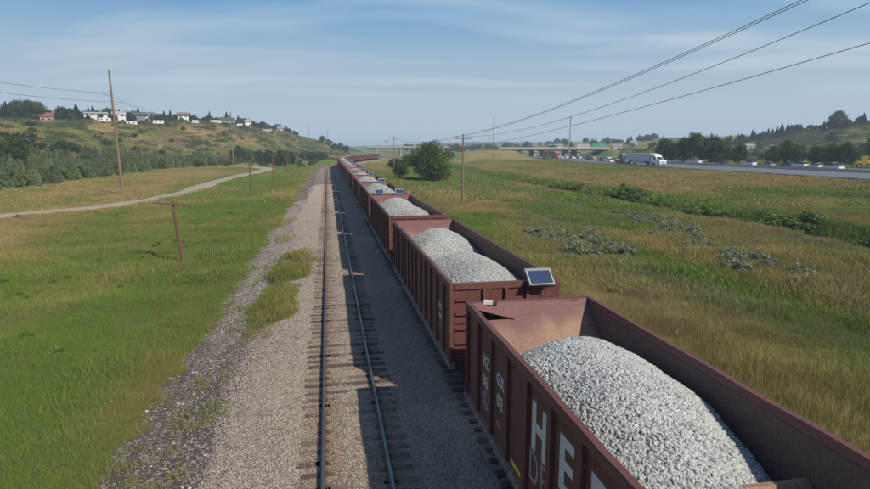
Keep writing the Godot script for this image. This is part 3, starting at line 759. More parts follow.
func train() -> void:
	M.wheel_mesh = wheel_mesh()
	M.rocks = [rock_mesh(3), rock_mesh(8), rock_mesh(15)]
	var ord := ["first", "second", "third", "fourth", "fifth", "sixth", "seventh", "eighth", "ninth", "tenth", "eleventh", "twelfth", "thirteenth", "fourteenth", "fifteenth", "sixteenth", "seventeenth", "eighteenth", "nineteenth", "twentieth", "twenty-first", "twenty-second", "twenty-third", "twenty-fourth", "twenty-fifth", "twenty-sixth"]
	var proto := make_car()
	var cars := []
	for n in 22:
		var sp := car_spot(n)
		var label: String = "oxide red open-top railcar with ribbed sides, %s of the train from the camera" % ord[n]
		if n == 0: label = "oxide red open-top railcar with big white letters on its side, filling the lower corner"
		if n == 1: label = "oxide red open-top railcar behind the lettered one, blue solar panel on its end"
		var c: Node3D = proto if n == 0 else copy_of(proto, label, sp[0], sp[1])
		c.set_meta("label", label); c.set_meta("group", "railcars of the ballast train")
		c.position = sp[0]; c.rotation.y = sp[1]
		cars.append(c)
	for n in 22:
		if n in [1, 4, 5, 6, 8, 9, 11]: add_panel(cars[n], 0.93)
		if n == 3: add_panel(cars[n], 0.93); add_panel(cars[n], -0.75)
		var sp := car_spot(n)
		var cnt: int = 52000 if n == 0 else (42000 if n == 1 else (14000 if n == 2 else (7000 if n == 3 else 0)))
		make_load("grey crushed stone heaped in the %s railcar of the train from the camera" % ord[n], sp[0], sp[1], float(n % 7), cnt, 0.052 if n < 2 else 0.07)
	# lettering and marks on the first car (track side), each on its own panel between the ribs
	var w0: Node = cars[0].get_node("side_wall")
	var pan := func(k: int) -> float: return -HALF + (k + 0.5) * CAR_L / 13.0
	var word := "HERZOG"
	for i in 6: text_part(word[i], 0.88, M.letter, w0, 2.5, pan.call(4 + i))
	text_part("HZ", 0.27, M.letter, w0, 2.47, pan.call(1)); text_part("GX", 0.27, M.letter, w0, 2.47, pan.call(2))
	text_part("86", 0.27, M.letter, w0, 2.03, pan.call(1)); text_part("02", 0.27, M.letter, w0, 2.03, pan.call(2))
	text_part("m", 0.16, M.faded, w0, 1.55, pan.call(2)); text_part("777", 0.15, M.faded, w0, 1.5, pan.call(2) - 0.1)
	text_part("DE", 0.55, M.faded, w0, 1.75, pan.call(4), -1.535, false)
	text_part("...", 0.16, M.faded, w0, 1.55, pan.call(3))
	part("yellow_mark", box_mesh(Vector3(-1.541, 1.18, pan.call(3) - 0.3), Vector3(-1.535, 1.27, pan.call(3) + 0.25)), M.yellow, cars[0])
	var gf := Shape.new()
	var pz: float = pan.call(1)
	var stroke := [Vector2(-0.28, 1.75), Vector2(-0.1, 1.4), Vector2(0.0, 1.78), Vector2(0.12, 1.4), Vector2(0.25, 1.72), Vector2(0.05, 1.85), Vector2(-0.2, 1.55), Vector2(0.3, 1.45)]
	for i in stroke.size() - 1:
		gf.beam(Vector3(-1.536 - 0.0006 * i, stroke[i].y, pz + stroke[i].x), Vector3(-1.536 - 0.0006 * i, stroke[i + 1].y, pz + stroke[i + 1].x), 0.03, 0.004, Vector3.RIGHT)
	part("graffiti", gf.mesh(), M.purple, cars[0])
	# torn flap in the near car's far slope sheet and the small thing lying on the sheet
	for ch in cars[0].get_children():
		if String(ch.name).begins_with("slope_sheet") and ch.mesh.get_aabb().get_center().z < 0.0:
			ch.mesh = slope_sheet(-1.0, true)
			tag(ch, "sloping end sheet with a torn gash in its upper corner", "")
	var fl := Shape.new()   # the bent lip of the gash
	fl.quad(Vector3(-1.4, 3.235, -6.815), Vector3(-1.36, 3.27, -6.75), Vector3(-0.55, 3.06, -6.58), Vector3(-0.5, 3.04, -6.6))
	part("torn_lip", fl.mesh(), M.rib, cars[0])
	var lt := Shape.new(); lt.beam(Vector3(-1.18, 3.4, -6.98), Vector3(-0.98, 3.4, -6.9), 0.11, 0.09)
	part("end_light", lt.mesh(), M.paint_white, cars[0])
	var lb := Shape.new(); lb.beam(Vector3(-0.97, 3.39, -6.9), Vector3(-0.88, 3.38, -6.87), 0.08, 0.07); part("end_light_base", lb.mesh(), M.black, cars[0])
	for a in [[0.45, 1.2, 3.3, -6.93], [0.85, 1.4, 2.78, -6.4]]:
		var gb := Shape.new(); gb.beam(Vector3(a[0], a[2], a[3]), Vector3(a[1], a[2] + 0.05, a[3] - 0.02), 0.04, 0.03); part("grab_bar", gb.mesh(), M.black, cars[0])
	for n in [1, 2]:
		var w1: Node = cars[n].get_node("side_wall")
		text_part("HZGX", 0.2, M.letter, w1, 2.3, HALF - 1.7); text_part("8%d1" % (n + 3), 0.2, M.letter, w1, 2.0, HALF - 1.7); text_part("LD LMT", 0.12, M.faded, w1, 1.7, HALF - 1.7)

# ------------------------------------------------------------------ poles and wires
func wire_between(called: String, a: Vector3, b: Vector3, sag: float, r: float, label: String, group: String) -> void:
	var s := Shape.new(); var n := 24
	var p := a
	for i in range(1, n + 1):
		var t := float(i) / n
		var q := a.lerp(b, t) - Vector3(0, 4.0 * sag * t * (1.0 - t), 0)
		s.tube(p, q, r, r, 5, false); p = q
	var o := part(numbered(called), s.mesh(), M.wire, self)
	tag(o, label, "wire", group)

func insulator(parent: Node, at: Vector3) -> void:
	var s := Shape.new(); s.tube(at, at + Vector3(0, 0.1, 0), 0.025, 0.025, 6); s.tube(at + Vector3(0, 0.1, 0), at + Vector3(0, 0.26, 0), 0.075, 0.05, 8)
	part("insulator", s.mesh(), M.insulator, parent)

func poles_and_wires() -> void:
	# distribution line on the far side of the train
	var spots := [[21.0, -5.0, 19.3], [21.2, 90.8, 10.9], [22.2, 198.0, 12.6], [30.0, 300.0, 12.6]]
	var names := ["tall wooden utility pole beside the train behind the viewpoint", "wooden utility pole with crossarm standing in the meadow beside the train", "wooden utility pole standing left of the round tree", "thin wooden utility pole beyond the curve of the train"]
	var tips := []
	for i in spots.size():
		var base := on_land(spots[i][0], spots[i][1], -0.3)
		var h: float = spots[i][2]
		var t := thing("utility_pole", names[i], "pole", base, 0.0, "poles of the line beside the train")
		var s := Shape.new(); s.tube(Vector3.ZERO, Vector3(0, h, 0), 0.17, 0.11, 10); part("shaft", s.mesh(), M.pole, t)
		part("crossarm", box_mesh(Vector3(-1.25, h - 0.75, 0.12), Vector3(1.25, h - 0.6, 0.24)), M.pole, t)
		for x in [-1.15, -0.98, 0.6, 1.15]: insulator(t, Vector3(x, h - 0.6, 0.18))
		var tr := Shape.new(); tr.beam(Vector3(-0.7, h - 0.7, 0.255), Vector3(0, h - 1.4, 0.2), 0.04, 0.03); tr.beam(Vector3(0.7, h - 0.7, 0.255), Vector3(0, h - 1.4, 0.2), 0.04, 0.03); part("brace", tr.mesh(), M.metal, t)
		tips.append([base + Vector3(-1.15, h - 0.35, 0.18), base + Vector3(0.6, h - 0.35, 0.18), base + Vector3(0.18, h * 0.80, 0.0), base + Vector3(-0.98, h - 0.35, 0.18)])
	var wn := ["upper", "middle", "lowest", "second highest"]
	for i in spots.size() - 1:
		for k in 4:
			wire_between("power_line", tips[i][k], tips[i + 1][k], [1.8, 2.55, 0.9, 1.85][k] if i == 0 else 1.3, 0.017 if i == 0 else 0.015, "%s dark wire %s" % [wn[k], ["sweeping down across the sky to the meadow pole", "running from the meadow pole towards the round tree", "running past the round tree to the far pole"][i]], "wires of the line beside the train")
	# tall transmission poles on the field side
	var tp := [[-39.0, -6.0, 22.5], [-36.9, 114.5, 22.2], [-34.4, 228.0, 21.4], [-33.0, 342.0, 21.5]]
	var tn := ["tall wooden transmission pole behind the viewpoint on the field side", "tall leaning wooden transmission pole with two steel arms beside the gravel path", "tall wooden transmission pole near the bend of the gravel path", "thin transmission pole on the slope beside the far tracks"]
	var arms := []
	for i in tp.size():
		var base := on_land(tp[i][0], tp[i][1], -0.3); var h: float = tp[i][2]
		var t := thing("transmission_pole", tn[i], "pole", base, 0.0, "tall poles on the field side")
		var lean := Vector3(-0.02 * h, h, 0) if i == 1 else Vector3(0, h, 0)
		var s := Shape.new(); s.tube(Vector3.ZERO, lean, 0.26, 0.15, 10); part("shaft", s.mesh(), M.pole, t)
		var ends := []
		for k in 2:
			var f := 0.80 if k == 0 else 0.73
			var sg := -1.0 if k == 0 else 1.0
			var root := lean * f
			var a := Shape.new(); a.beam(root, root + Vector3(sg * 1.55, 0.35, 0), 0.1, 0.1); a.beam(root + Vector3(0, 0.9, 0), root + Vector3(sg * 1.4, 0.36, 0), 0.04, 0.04)
			part("steel_arm", a.mesh(), M.metal, t)
			insulator(t, root + Vector3(sg * 1.5, 0.4, 0))
			ends.append(base + root + Vector3(sg * 1.5, 0.62, 0))
		arms.append(ends)
	for i in tp.size() - 1:
		for k in 2:
			wire_between("transmission_wire", arms[i][k], arms[i + 1][k], 2.2, 0.024, "%s wire hung %s" % [["higher", "lower"][k], ["between the leaning pole and the picture's edge", "from the leaning pole to the next tall pole", "beyond the second tall pole along the slope"][i]], "wires of the tall pole line")
	# short old telegraph poles beside the track
	var op := [[-10.5, 44.0, 4.9, 0.09], [-13.2, 105.0, 6.3, 0.0], [-12.7, 144.0, 7.0, 0.02], [-12.5, 190.0, 7.2, 0.0], [-12.0, 245.0, 7.0, 0.0]]
	var on := ["short leaning telegraph pole with a bent crossarm in the green verge", "bare old telegraph pole in the verge, second from the camera", "old telegraph pole in the verge, third from the camera", "old telegraph pole in the verge, fourth from the camera", "old telegraph pole in the verge, farthest along the tracks"]
	for i in op.size():
		var base := on_land(op[i][0] + cxo(op[i][1]), op[i][1], -0.2); var h: float = op[i][2]
		var t := thing("telegraph_pole", on[i], "pole", base, 0.0, "old poles in the verge")
		var tip := Vector3(-op[i][3] * h, h, 0)
		var s := Shape.new(); s.tube(Vector3.ZERO, tip, 0.14, 0.1, 9); part("shaft", s.mesh(), M.old_pole, t)
		if i == 0 or i == 2:
			var c := Shape.new(); c.beam(tip + Vector3(-1.25, -0.12, 0.14), tip + Vector3(1.3, -0.3, 0.14), 0.11, 0.12); part("crossarm", c.mesh(), M.old_pole, t)
			for x in [-1.1, -0.7, 0.75, 1.15]: insulator(t, tip + Vector3(x, -0.22 - 0.07 * x, 0.14))
	# lamp posts and masts along the highway
	var lp := [[94.6, 329.0, 24.5, 0, "tallest brown wooden mast left of the overpass"], [86.0, 200.0, 18.0, 0, "tall wooden pole at the highway verge before the overpass"], [118.0, 420.0, 20.0, 1, "grey lamp post rising behind the mast by the overpass"], [176.0, 520.0, 22.0, 1, "grey lamp post behind the middle of the overpass"], [150.0, 560.0, 20.0, 1, "thin lamp post behind the left end of the overpass"],
		[232.0, 470.0, 17.0, 1, "grey lamp post beside the green road sign"], [70.0, 470.0, 20.0, 1, "lamp post near the long pale bridge"], [62.0, 400.0, 16.0, 1, "lamp post standing before the long pale bridge"], [-15.0, 520.0, 16.0, 0, "slim pole on the far slope beside the tracks"], [1.0, 560.0, 18.0, 0, "slim pole on the far slope nearest the train's curve"]]
	for a in lp:
		var base := on_land(a[0], a[1], -0.2)
		var t := thing("lamp_post" if a[3] == 1 else "wooden_mast", a[4], "lamp post" if a[3] == 1 else "pole", base, 0.0, "posts along the highway")
		var s := Shape.new(); s.tube(Vector3.ZERO, Vector3(0, a[2], 0), 0.2, 0.11, 8); part("shaft", s.mesh(), M.metal if a[3] == 1 else M.pole, t)
		if a[3] == 1:
			var c := Shape.new(); c.beam(Vector3(0, a[2], 0), Vector3(2.2, a[2] + 0.5, 0), 0.1, 0.1); part("arm", c.mesh(), M.metal, t)
			part("lamp_head", box_mesh(Vector3(2.1, a[2] + 0.38, -0.18), Vector3(3.1, a[2] + 0.56, 0.18)), M.metal, t)
		else:
			var c := Shape.new(); c.beam(Vector3(-1.2, a[2] - 0.8, 0.16), Vector3(1.2, a[2] - 0.8, 0.16), 0.12, 0.14); part("crossarm", c.mesh(), M.pole, t)
	# green overhead sign
	var g := thing("road_sign", "large green overhead road sign beyond the overpass", "sign", Vector3(214.0, 0.8, -440.0))
	M.sign_green = mat(lin(0.03, 0.22, 0.13), 0.5)
	for x in [-6.5, 6.5]:
		var s := Shape.new(); s.tube(Vector3(x, -1.0, 0), Vector3(x, 8.8, 0), 0.22, 0.18, 8); part("post", s.mesh(), M.metal, g)
	part("beam", box_mesh(Vector3(-6.4, 6.2, -0.15), Vector3(6.4, 6.6, 0.15)), M.metal, g)
	part("panel", box_mesh(Vector3(-5.8, 5.2, 0.16), Vector3(-0.2, 9.0, 0.24)), M.sign_green, g); part("panel", box_mesh(Vector3(0.2, 5.2, 0.16), Vector3(5.6, 9.0, 0.24)), M.sign_green, g)

# ------------------------------------------------------------------ houses
func house(label: String, deg: float, dist: float, w: float, d: float, h: float, wallc: Color, roofc: Color, turn: float, flat := false) -> void:
	var p := polar(deg, dist)
	var t := thing("house", label, "house", on_land(p.x, p.y, -0.4), turn, "houses along the ridge")
	w *= 0.66; d *= 0.75; h = 2.9 if h < 4.5 else 4.7
	var wm := mat(wallc, 0.8); var rm := grained([[0.2, roofc.darkened(0.2)], [0.8, roofc.lightened(0.05)]], 0.04, 0.6, 0.9)
	part("wall", box_mesh(Vector3(-w / 2, -1.0, -d / 2), Vector3(w / 2, h, d / 2)), wm, t)
	var r := Shape.new()
	var rise := 1.0 if flat else d * 0.36
	var e := 0.45
	var q := [Vector2(-d / 2 - e, h - 0.12), Vector2(d / 2 + e, h - 0.12), Vector2(d / 2 + e, h + 0.06), Vector2(0, h + rise), Vector2(-d / 2 - e, h + 0.06)]
	r.extrude(PackedVector2Array(q), -w / 2 - e, w / 2 + e)
	var roof := part("roof", r.mesh(), rm, t)
	part("chimney", box_mesh(Vector3(w * 0.2, h + rise * 0.3, -0.9), Vector3(w * 0.2 + 0.7, h + rise + 0.7, -0.2)), M.concrete, roof)
	var n := maxi(2, int(w / 2.6))
	for fl in (2 if h > 4.5 else 1):
		for k in n:
			var x := -w / 2 + (k + 0.5) * w / n
			var win := part("window", box_mesh(Vector3(x - 0.75, 1.0 + fl * 2.7, d / 2 + 0.004), Vector3(x + 0.75, 2.2 + fl * 2.7, d / 2 + 0.06)), M.paint_white, t)
			part("pane", box_mesh(Vector3(x - 0.65, 1.1 + fl * 2.7, d / 2 + 0.062), Vector3(x + 0.65, 2.1 + fl * 2.7, d / 2 + 0.07)), M.glass, win)

func trailer(label: String, deg: float, dist: float, w: float) -> void:
	var p := polar(deg, dist)
	var t := thing("camper_trailer", label, "trailer", on_land(p.x, p.y, 0.0), deg_to_rad(-deg) * 0.6, "white trailers parked along the ridge")
	var b := Shape.new()
	b.hexa([Vector3(-w / 2, 0.6, 1.2), Vector3(w / 2, 0.6, 1.2), Vector3(w / 2, 0.6, -1.2), Vector3(-w / 2, 0.6, -1.2), Vector3(-w / 2 + 0.3, 2.5, 1.1), Vector3(w / 2 - 0.1, 2.5, 1.1), Vector3(w / 2 - 0.1, 2.5, -1.1), Vector3(-w / 2 + 0.3, 2.5, -1.1)])
	part("body", b.mesh(), M.car_white, t)
	for x in [-0.5, 0.5]:
		for s in [-1.0, 1.0]:
			var wl := Shape.new(); wl.tube(Vector3(x, 0.36, s * 0.95), Vector3(x, 0.36, s * 1.18), 0.36, 0.36, 10); part("wheel", wl.mesh(), M.tyre, t)
	for x in [-w * 0.3, w * 0.15]: part("window", box_mesh(Vector3(x, 1.4, 1.16), Vector3(x + 0.9, 2.0, 1.2)), M.glass, t)

func buildings() -> void:
	M.car_white = mat(lin(0.58, 0.59, 0.6), 0.4); M.tyre = mat(lin(0.02, 0.02, 0.021), 0.85)
	var W := lin(0.58, 0.58, 0.56); var G := lin(0.32, 0.33, 0.36); var B := lin(0.2, 0.23, 0.3)
	house("low red-roofed house among dark trees at the ridge's left end", -22.6, 372, 12, 8, 2.8, lin(0.35, 0.2, 0.17), lin(0.22, 0.09, 0.08), 0.3)
	house("large white two-storey house with wide flat roof left of the leaning pole", -19.3, 385, 17, 9, 5.6, W, lin(0.3, 0.3, 0.32), 0.25, true)
	house("white house with pale roof just right of the leaning pole", -17.6, 392, 10, 8, 4.8, W, G, 0.3)
	house("dark gabled house between two white ones on the ridge", -16.1, 402, 10, 8, 5.2, lin(0.16, 0.17, 0.2), lin(0.07, 0.07, 0.085), 0.2)
	house("small white house with tall gable on the ridge", -15.3, 406, 7, 7, 5.0, W, lin(0.12, 0.12, 0.14), 0.2)
	house("pale house with brown roof behind ridge shrubs", -12.6, 430, 10, 8, 4.6, lin(0.6, 0.57, 0.52), lin(0.16, 0.11, 0.09), 0.25)
	house("long dark-roofed grey house beside the white block on the ridge", -8.9, 468, 15, 8, 3.2, lin(0.5, 0.5, 0.5), lin(0.06, 0.065, 0.08), 0.2)
	house("white square house near the ridge's power pole", -7.1, 480, 7, 7, 6.4, W, lin(0.4, 0.4, 0.42), 0.15, true)
	house("blue-roofed bungalow at the ridge's far end", -4.2, 540, 11, 7, 3.0, lin(0.55, 0.55, 0.55), B, 0.1)
	var td := [[-18.7, 366, 9], [-16.7, 372, 8], [-15.9, 376, 6], [-14.6, 384, 9], [-11.6, 410, 6], [-9.9, 424, 10], [-8.7, 432, 8], [-7.6, 440, 11], [-6.4, 452, 7], [-5.4, 470, 9], [-4.6, 485, 7]]
	var tw := ["below the large white house", "right of the leaning pole", "beside the dark gabled house", "below the small white house", "standing alone left of the ridge shrubs", "first in the long row on the ridge", "second in the long row on the ridge", "third in the long row on the ridge", "by the ridge's power pole", "right of the ridge's power pole", "last in the row on the ridge"]
	for i in [0, 1, 3, 4, 5, 7, 9]: trailer("white trailer parked on the grassy ridge, " + tw[i], td[i][0], td[i][1], td[i][2] * 0.68)
	# low buildings on the skyline beyond the highway
	var fb := [[24.5, 760, 24, 6, 0.5, "long white shed on the skyline left of the green sign"], [27.6, 640, 14, 5, 0.48, "white house on the skyline right of the green sign"], [29.0, 660, 12, 5, 0.5, "cream house on the skyline above the truck"], [22.0, 820, 30, 7, 0.45, "wide grey building on the skyline above the overpass"], [38.5, 470, 9, 4, 0.55, "small white shed on the slope behind the trees"], [40.4, 455, 8, 4, 0.5, "pale shed on the slope left of the tree row"]]
	for a in fb:
		var p := polar(a[0], a[1]); var t := thing("far_building", a[5], "building", on_land(p.x, p.y, -0.5), -0.4, "buildings beyond the highway")
		a[2] = a[2] * 0.62; a[3] = a[3] * 0.72
		part("wall", box_mesh(Vector3(-a[2] / 2.0, -1, -5), Vector3(a[2] / 2.0, a[3], 5)), mat(lin(a[4], a[4], a[4] * 0.97), 0.85), t)
		var r := Shape.new(); r.extrude(PackedVector2Array([Vector2(-5.4, a[3]), Vector2(5.4, a[3]), Vector2(0, a[3] + 1.6)]), -a[2] / 2.0 - 0.4, a[2] / 2.0 + 0.4); part("roof", r.mesh(), M.girder, t)
		for k in 3: part("window", box_mesh(Vector3(-a[2] * 0.35 + k * a[2] * 0.28, 1.0, 5.004), Vector3(-a[2] * 0.35 + k * a[2] * 0.28 + 1.1, 2.0, 5.06)), M.glass, t)

# ------------------------------------------------------------------ vehicles
func add_wheels(t: Node3D, zs: Array, x: float, r: float) -> void:
	for z in zs:
		for s in [-1.0, 1.0]:
			var w := Shape.new(); w.tube(Vector3(s * (x - 0.24), r, z), Vector3(s * x, r, z), r, r, 14); var o := part("wheel", w.mesh(), M.tyre, t)
			var h := Shape.new(); h.tube(Vector3(s * x, r, z), Vector3(s * (x + 0.012), r, z), r * 0.58, r * 0.5, 10); part("rim", h.mesh(), M.alu, o)

func motor_car(kind: String, label: String, X: float, Z: float, col: Color, turn := 0.0) -> void:
	var t := thing({"sedan": "parked_car", "suv": "sport_utility", "pickup": "pickup_truck", "van": "delivery_van"}[kind].replace("parked_car", "passenger_car").replace("sport_utility", "utility_car"), label, {"sedan": "car", "suv": "car", "pickup": "pickup", "van": "van"}[kind], Vector3(X + road_shift(Z), 0.855, -Z), turn, "vehicles on the highway")
	var pm := mat(col, 0.3); pm.clearcoat_enabled = true; pm.clearcoat = 0.7
	var L := 4.7; var low := 0.95; var top := 1.45; var c0 := -0.75; var c1 := 1.75; var hw := 0.9
	if kind == "suv": low = 1.1; top = 1.8; c0 = -0.9; c1 = 2.2
	if kind == "pickup": L = 5.7; low = 1.1; top = 1.85; c0 = -1.0; c1 = 0.9; hw = 0.98
	if kind == "van": L = 5.6; low = 1.3; top = 2.4; c0 = -1.7; c1 = 2.75; hw = 1.0
	var b := Shape.new()
	b.extrude(PackedVector2Array([Vector2(-L / 2, 0.3), Vector2(L / 2, 0.3), Vector2(L / 2, low - 0.08), Vector2(L / 2 - 0.12, low), Vector2(c0, low), Vector2(-L / 2 + 0.25, low - 0.2), Vector2(-L / 2, low - 0.4)]), -hw, hw)
	part("body", b.mesh(), pm, t)
	var ca := Shape.new()
	ca.hexa([Vector3(-hw + 0.03, low + 0.002, c1), Vector3(hw - 0.03, low + 0.002, c1), Vector3(hw - 0.03, low + 0.002, c0), Vector3(-hw + 0.03, low + 0.002, c0), Vector3(-hw + 0.2, top, c1 - 0.35), Vector3(hw - 0.2, top, c1 - 0.35), Vector3(hw - 0.2, top, c0 + 0.65), Vector3(-hw + 0.2, top, c0 + 0.65)])
	part("cabin", ca.mesh(), M.glass if kind != "van" else pm, t)
	part("roof", box_mesh(Vector3(-hw + 0.2, top + 0.002, c0 + 0.6), Vector3(hw - 0.2, top + 0.05, c1 - 0.3)), pm, t)
	if kind == "van":
		var ws := Shape.new(); ws.hexa([Vector3(-hw + 0.1, low + 0.05, c0 - 0.02), Vector3(hw - 0.1, low + 0.05, c0 - 0.02), Vector3(hw - 0.1, low + 0.05, c0 - 0.05), Vector3(-hw + 0.1, low + 0.05, c0 - 0.05), Vector3(-hw + 0.22, top - 0.1, c0 + 0.56), Vector3(hw - 0.22, top - 0.1, c0 + 0.56), Vector3(hw - 0.22, top - 0.1, c0 + 0.5), Vector3(-hw + 0.22, top - 0.1, c0 + 0.5)]); part("windscreen", ws.mesh(), M.glass, t)
	if kind == "pickup": part("bed_opening", box_mesh(Vector3(-0.78, low - 0.1, 1.0), Vector3(0.78, low + 0.004, L / 2 - 0.15)), M.tyre, t)
	for s in [-1.0, 1.0]:
		part("headlight", box_mesh(Vector3(s * 0.6 - 0.18, 0.62, -L / 2 - 0.02), Vector3(s * 0.6 + 0.18, 0.76, -L / 2 + 0.1)), M.alu, t)
		part("tail_light", box_mesh(Vector3(s * 0.68 - 0.14, 0.7, L / 2 - 0.05), Vector3(s * 0.68 + 0.14, 0.86, L / 2 + 0.02)), M.tail, t)
	add_wheels(t, [-L * 0.31, L * 0.3], hw - 0.02, 0.34 if kind != "pickup" else 0.4)

func semi(label: String, X: float, Z: float, cabc: Color, boxc, turn := 0.0) -> void:
	var t := thing("semi_truck", label, "truck", Vector3(X + road_shift(Z), 0.855, -Z), turn, "trucks on the highway")
	var pm := mat(cabc, 0.35); pm.clearcoat_enabled = true; pm.clearcoat = 0.6
	# front faces +z (towards the viewpoint's end of the road)
	var cab := Shape.new()
	cab.extrude(PackedVector2Array([Vector2(0, 0.9), Vector2(5.9, 0.55), Vector2(6.2, 0.6), Vector2(6.2, 1.5), Vector2(6.0, 1.75), Vector2(4.1, 2.0), Vector2(3.4, 3.0), Vector2(2.4, 3.75), Vector2(0.3, 4.0), Vector2(0, 3.9)]), -1.22, 1.22)
	part("cab", cab.mesh(), pm, t)
	var ws := Shape.new(); ws.quad(Vector3(-1.1, 2.05, 4.12), Vector3(1.1, 2.05, 4.12), Vector3(1.02, 2.92, 3.52), Vector3(-1.02, 2.92, 3.52)); part("windscreen", ws.mesh(), M.glass, t)
	for s in [-1.0, 1.0]:
		part("side_window", box_mesh(Vector3(minf(s * 1.222, s * 1.24), 2.1, 2.3), Vector3(maxf(s * 1.222, s * 1.24), 2.85, 3.35)), M.glass, t)
		part("headlight", box_mesh(Vector3(s * 0.95 - 0.2, 0.95, 6.15), Vector3(s * 0.95 + 0.2, 1.2, 6.24)), M.alu, t)
		var st := Shape.new(); st.tube(Vector3(s * 1.3, 1.4, 0.4), Vector3(s * 1.3, 4.2, 0.4), 0.08, 0.08, 8); part("exhaust_stack", st.mesh(), M.alu, t)
	part("grille", box_mesh(Vector3(-0.6, 0.75, 6.17), Vector3(0.6, 1.5, 6.23)), M.metal, t)
	var ch := Shape.new(); ch.box(Vector3(-0.5, 0.6, -2.6), Vector3(0.5, 0.9, 0.0)); part("chassis", ch.mesh(), M.black, t)
	add_wheels(t, [5.0, -0.9, -2.1], 1.2, 0.5)
	if boxc != null:
		var bm := mat(boxc, 0.45)
		part("trailer_box", box_mesh(Vector3(-1.28, 1.25, -16.2), Vector3(1.28, 4.05, -0.25)), bm, t)
		part("trailer_frame", box_mesh(Vector3(-0.55, 0.95, -16.0), Vector3(0.55, 1.247, -2.7)), M.black, t)
		for s in [-1.0, 1.0]: part("side_skirt", box_mesh(Vector3(minf(s * 1.2, s * 1.25), 0.55, -11.5), Vector3(maxf(s * 1.2, s * 1.25), 1.245, -4.0)), M.alu, t)
		add_wheels(t, [-13.6, -14.9], 1.25, 0.5)

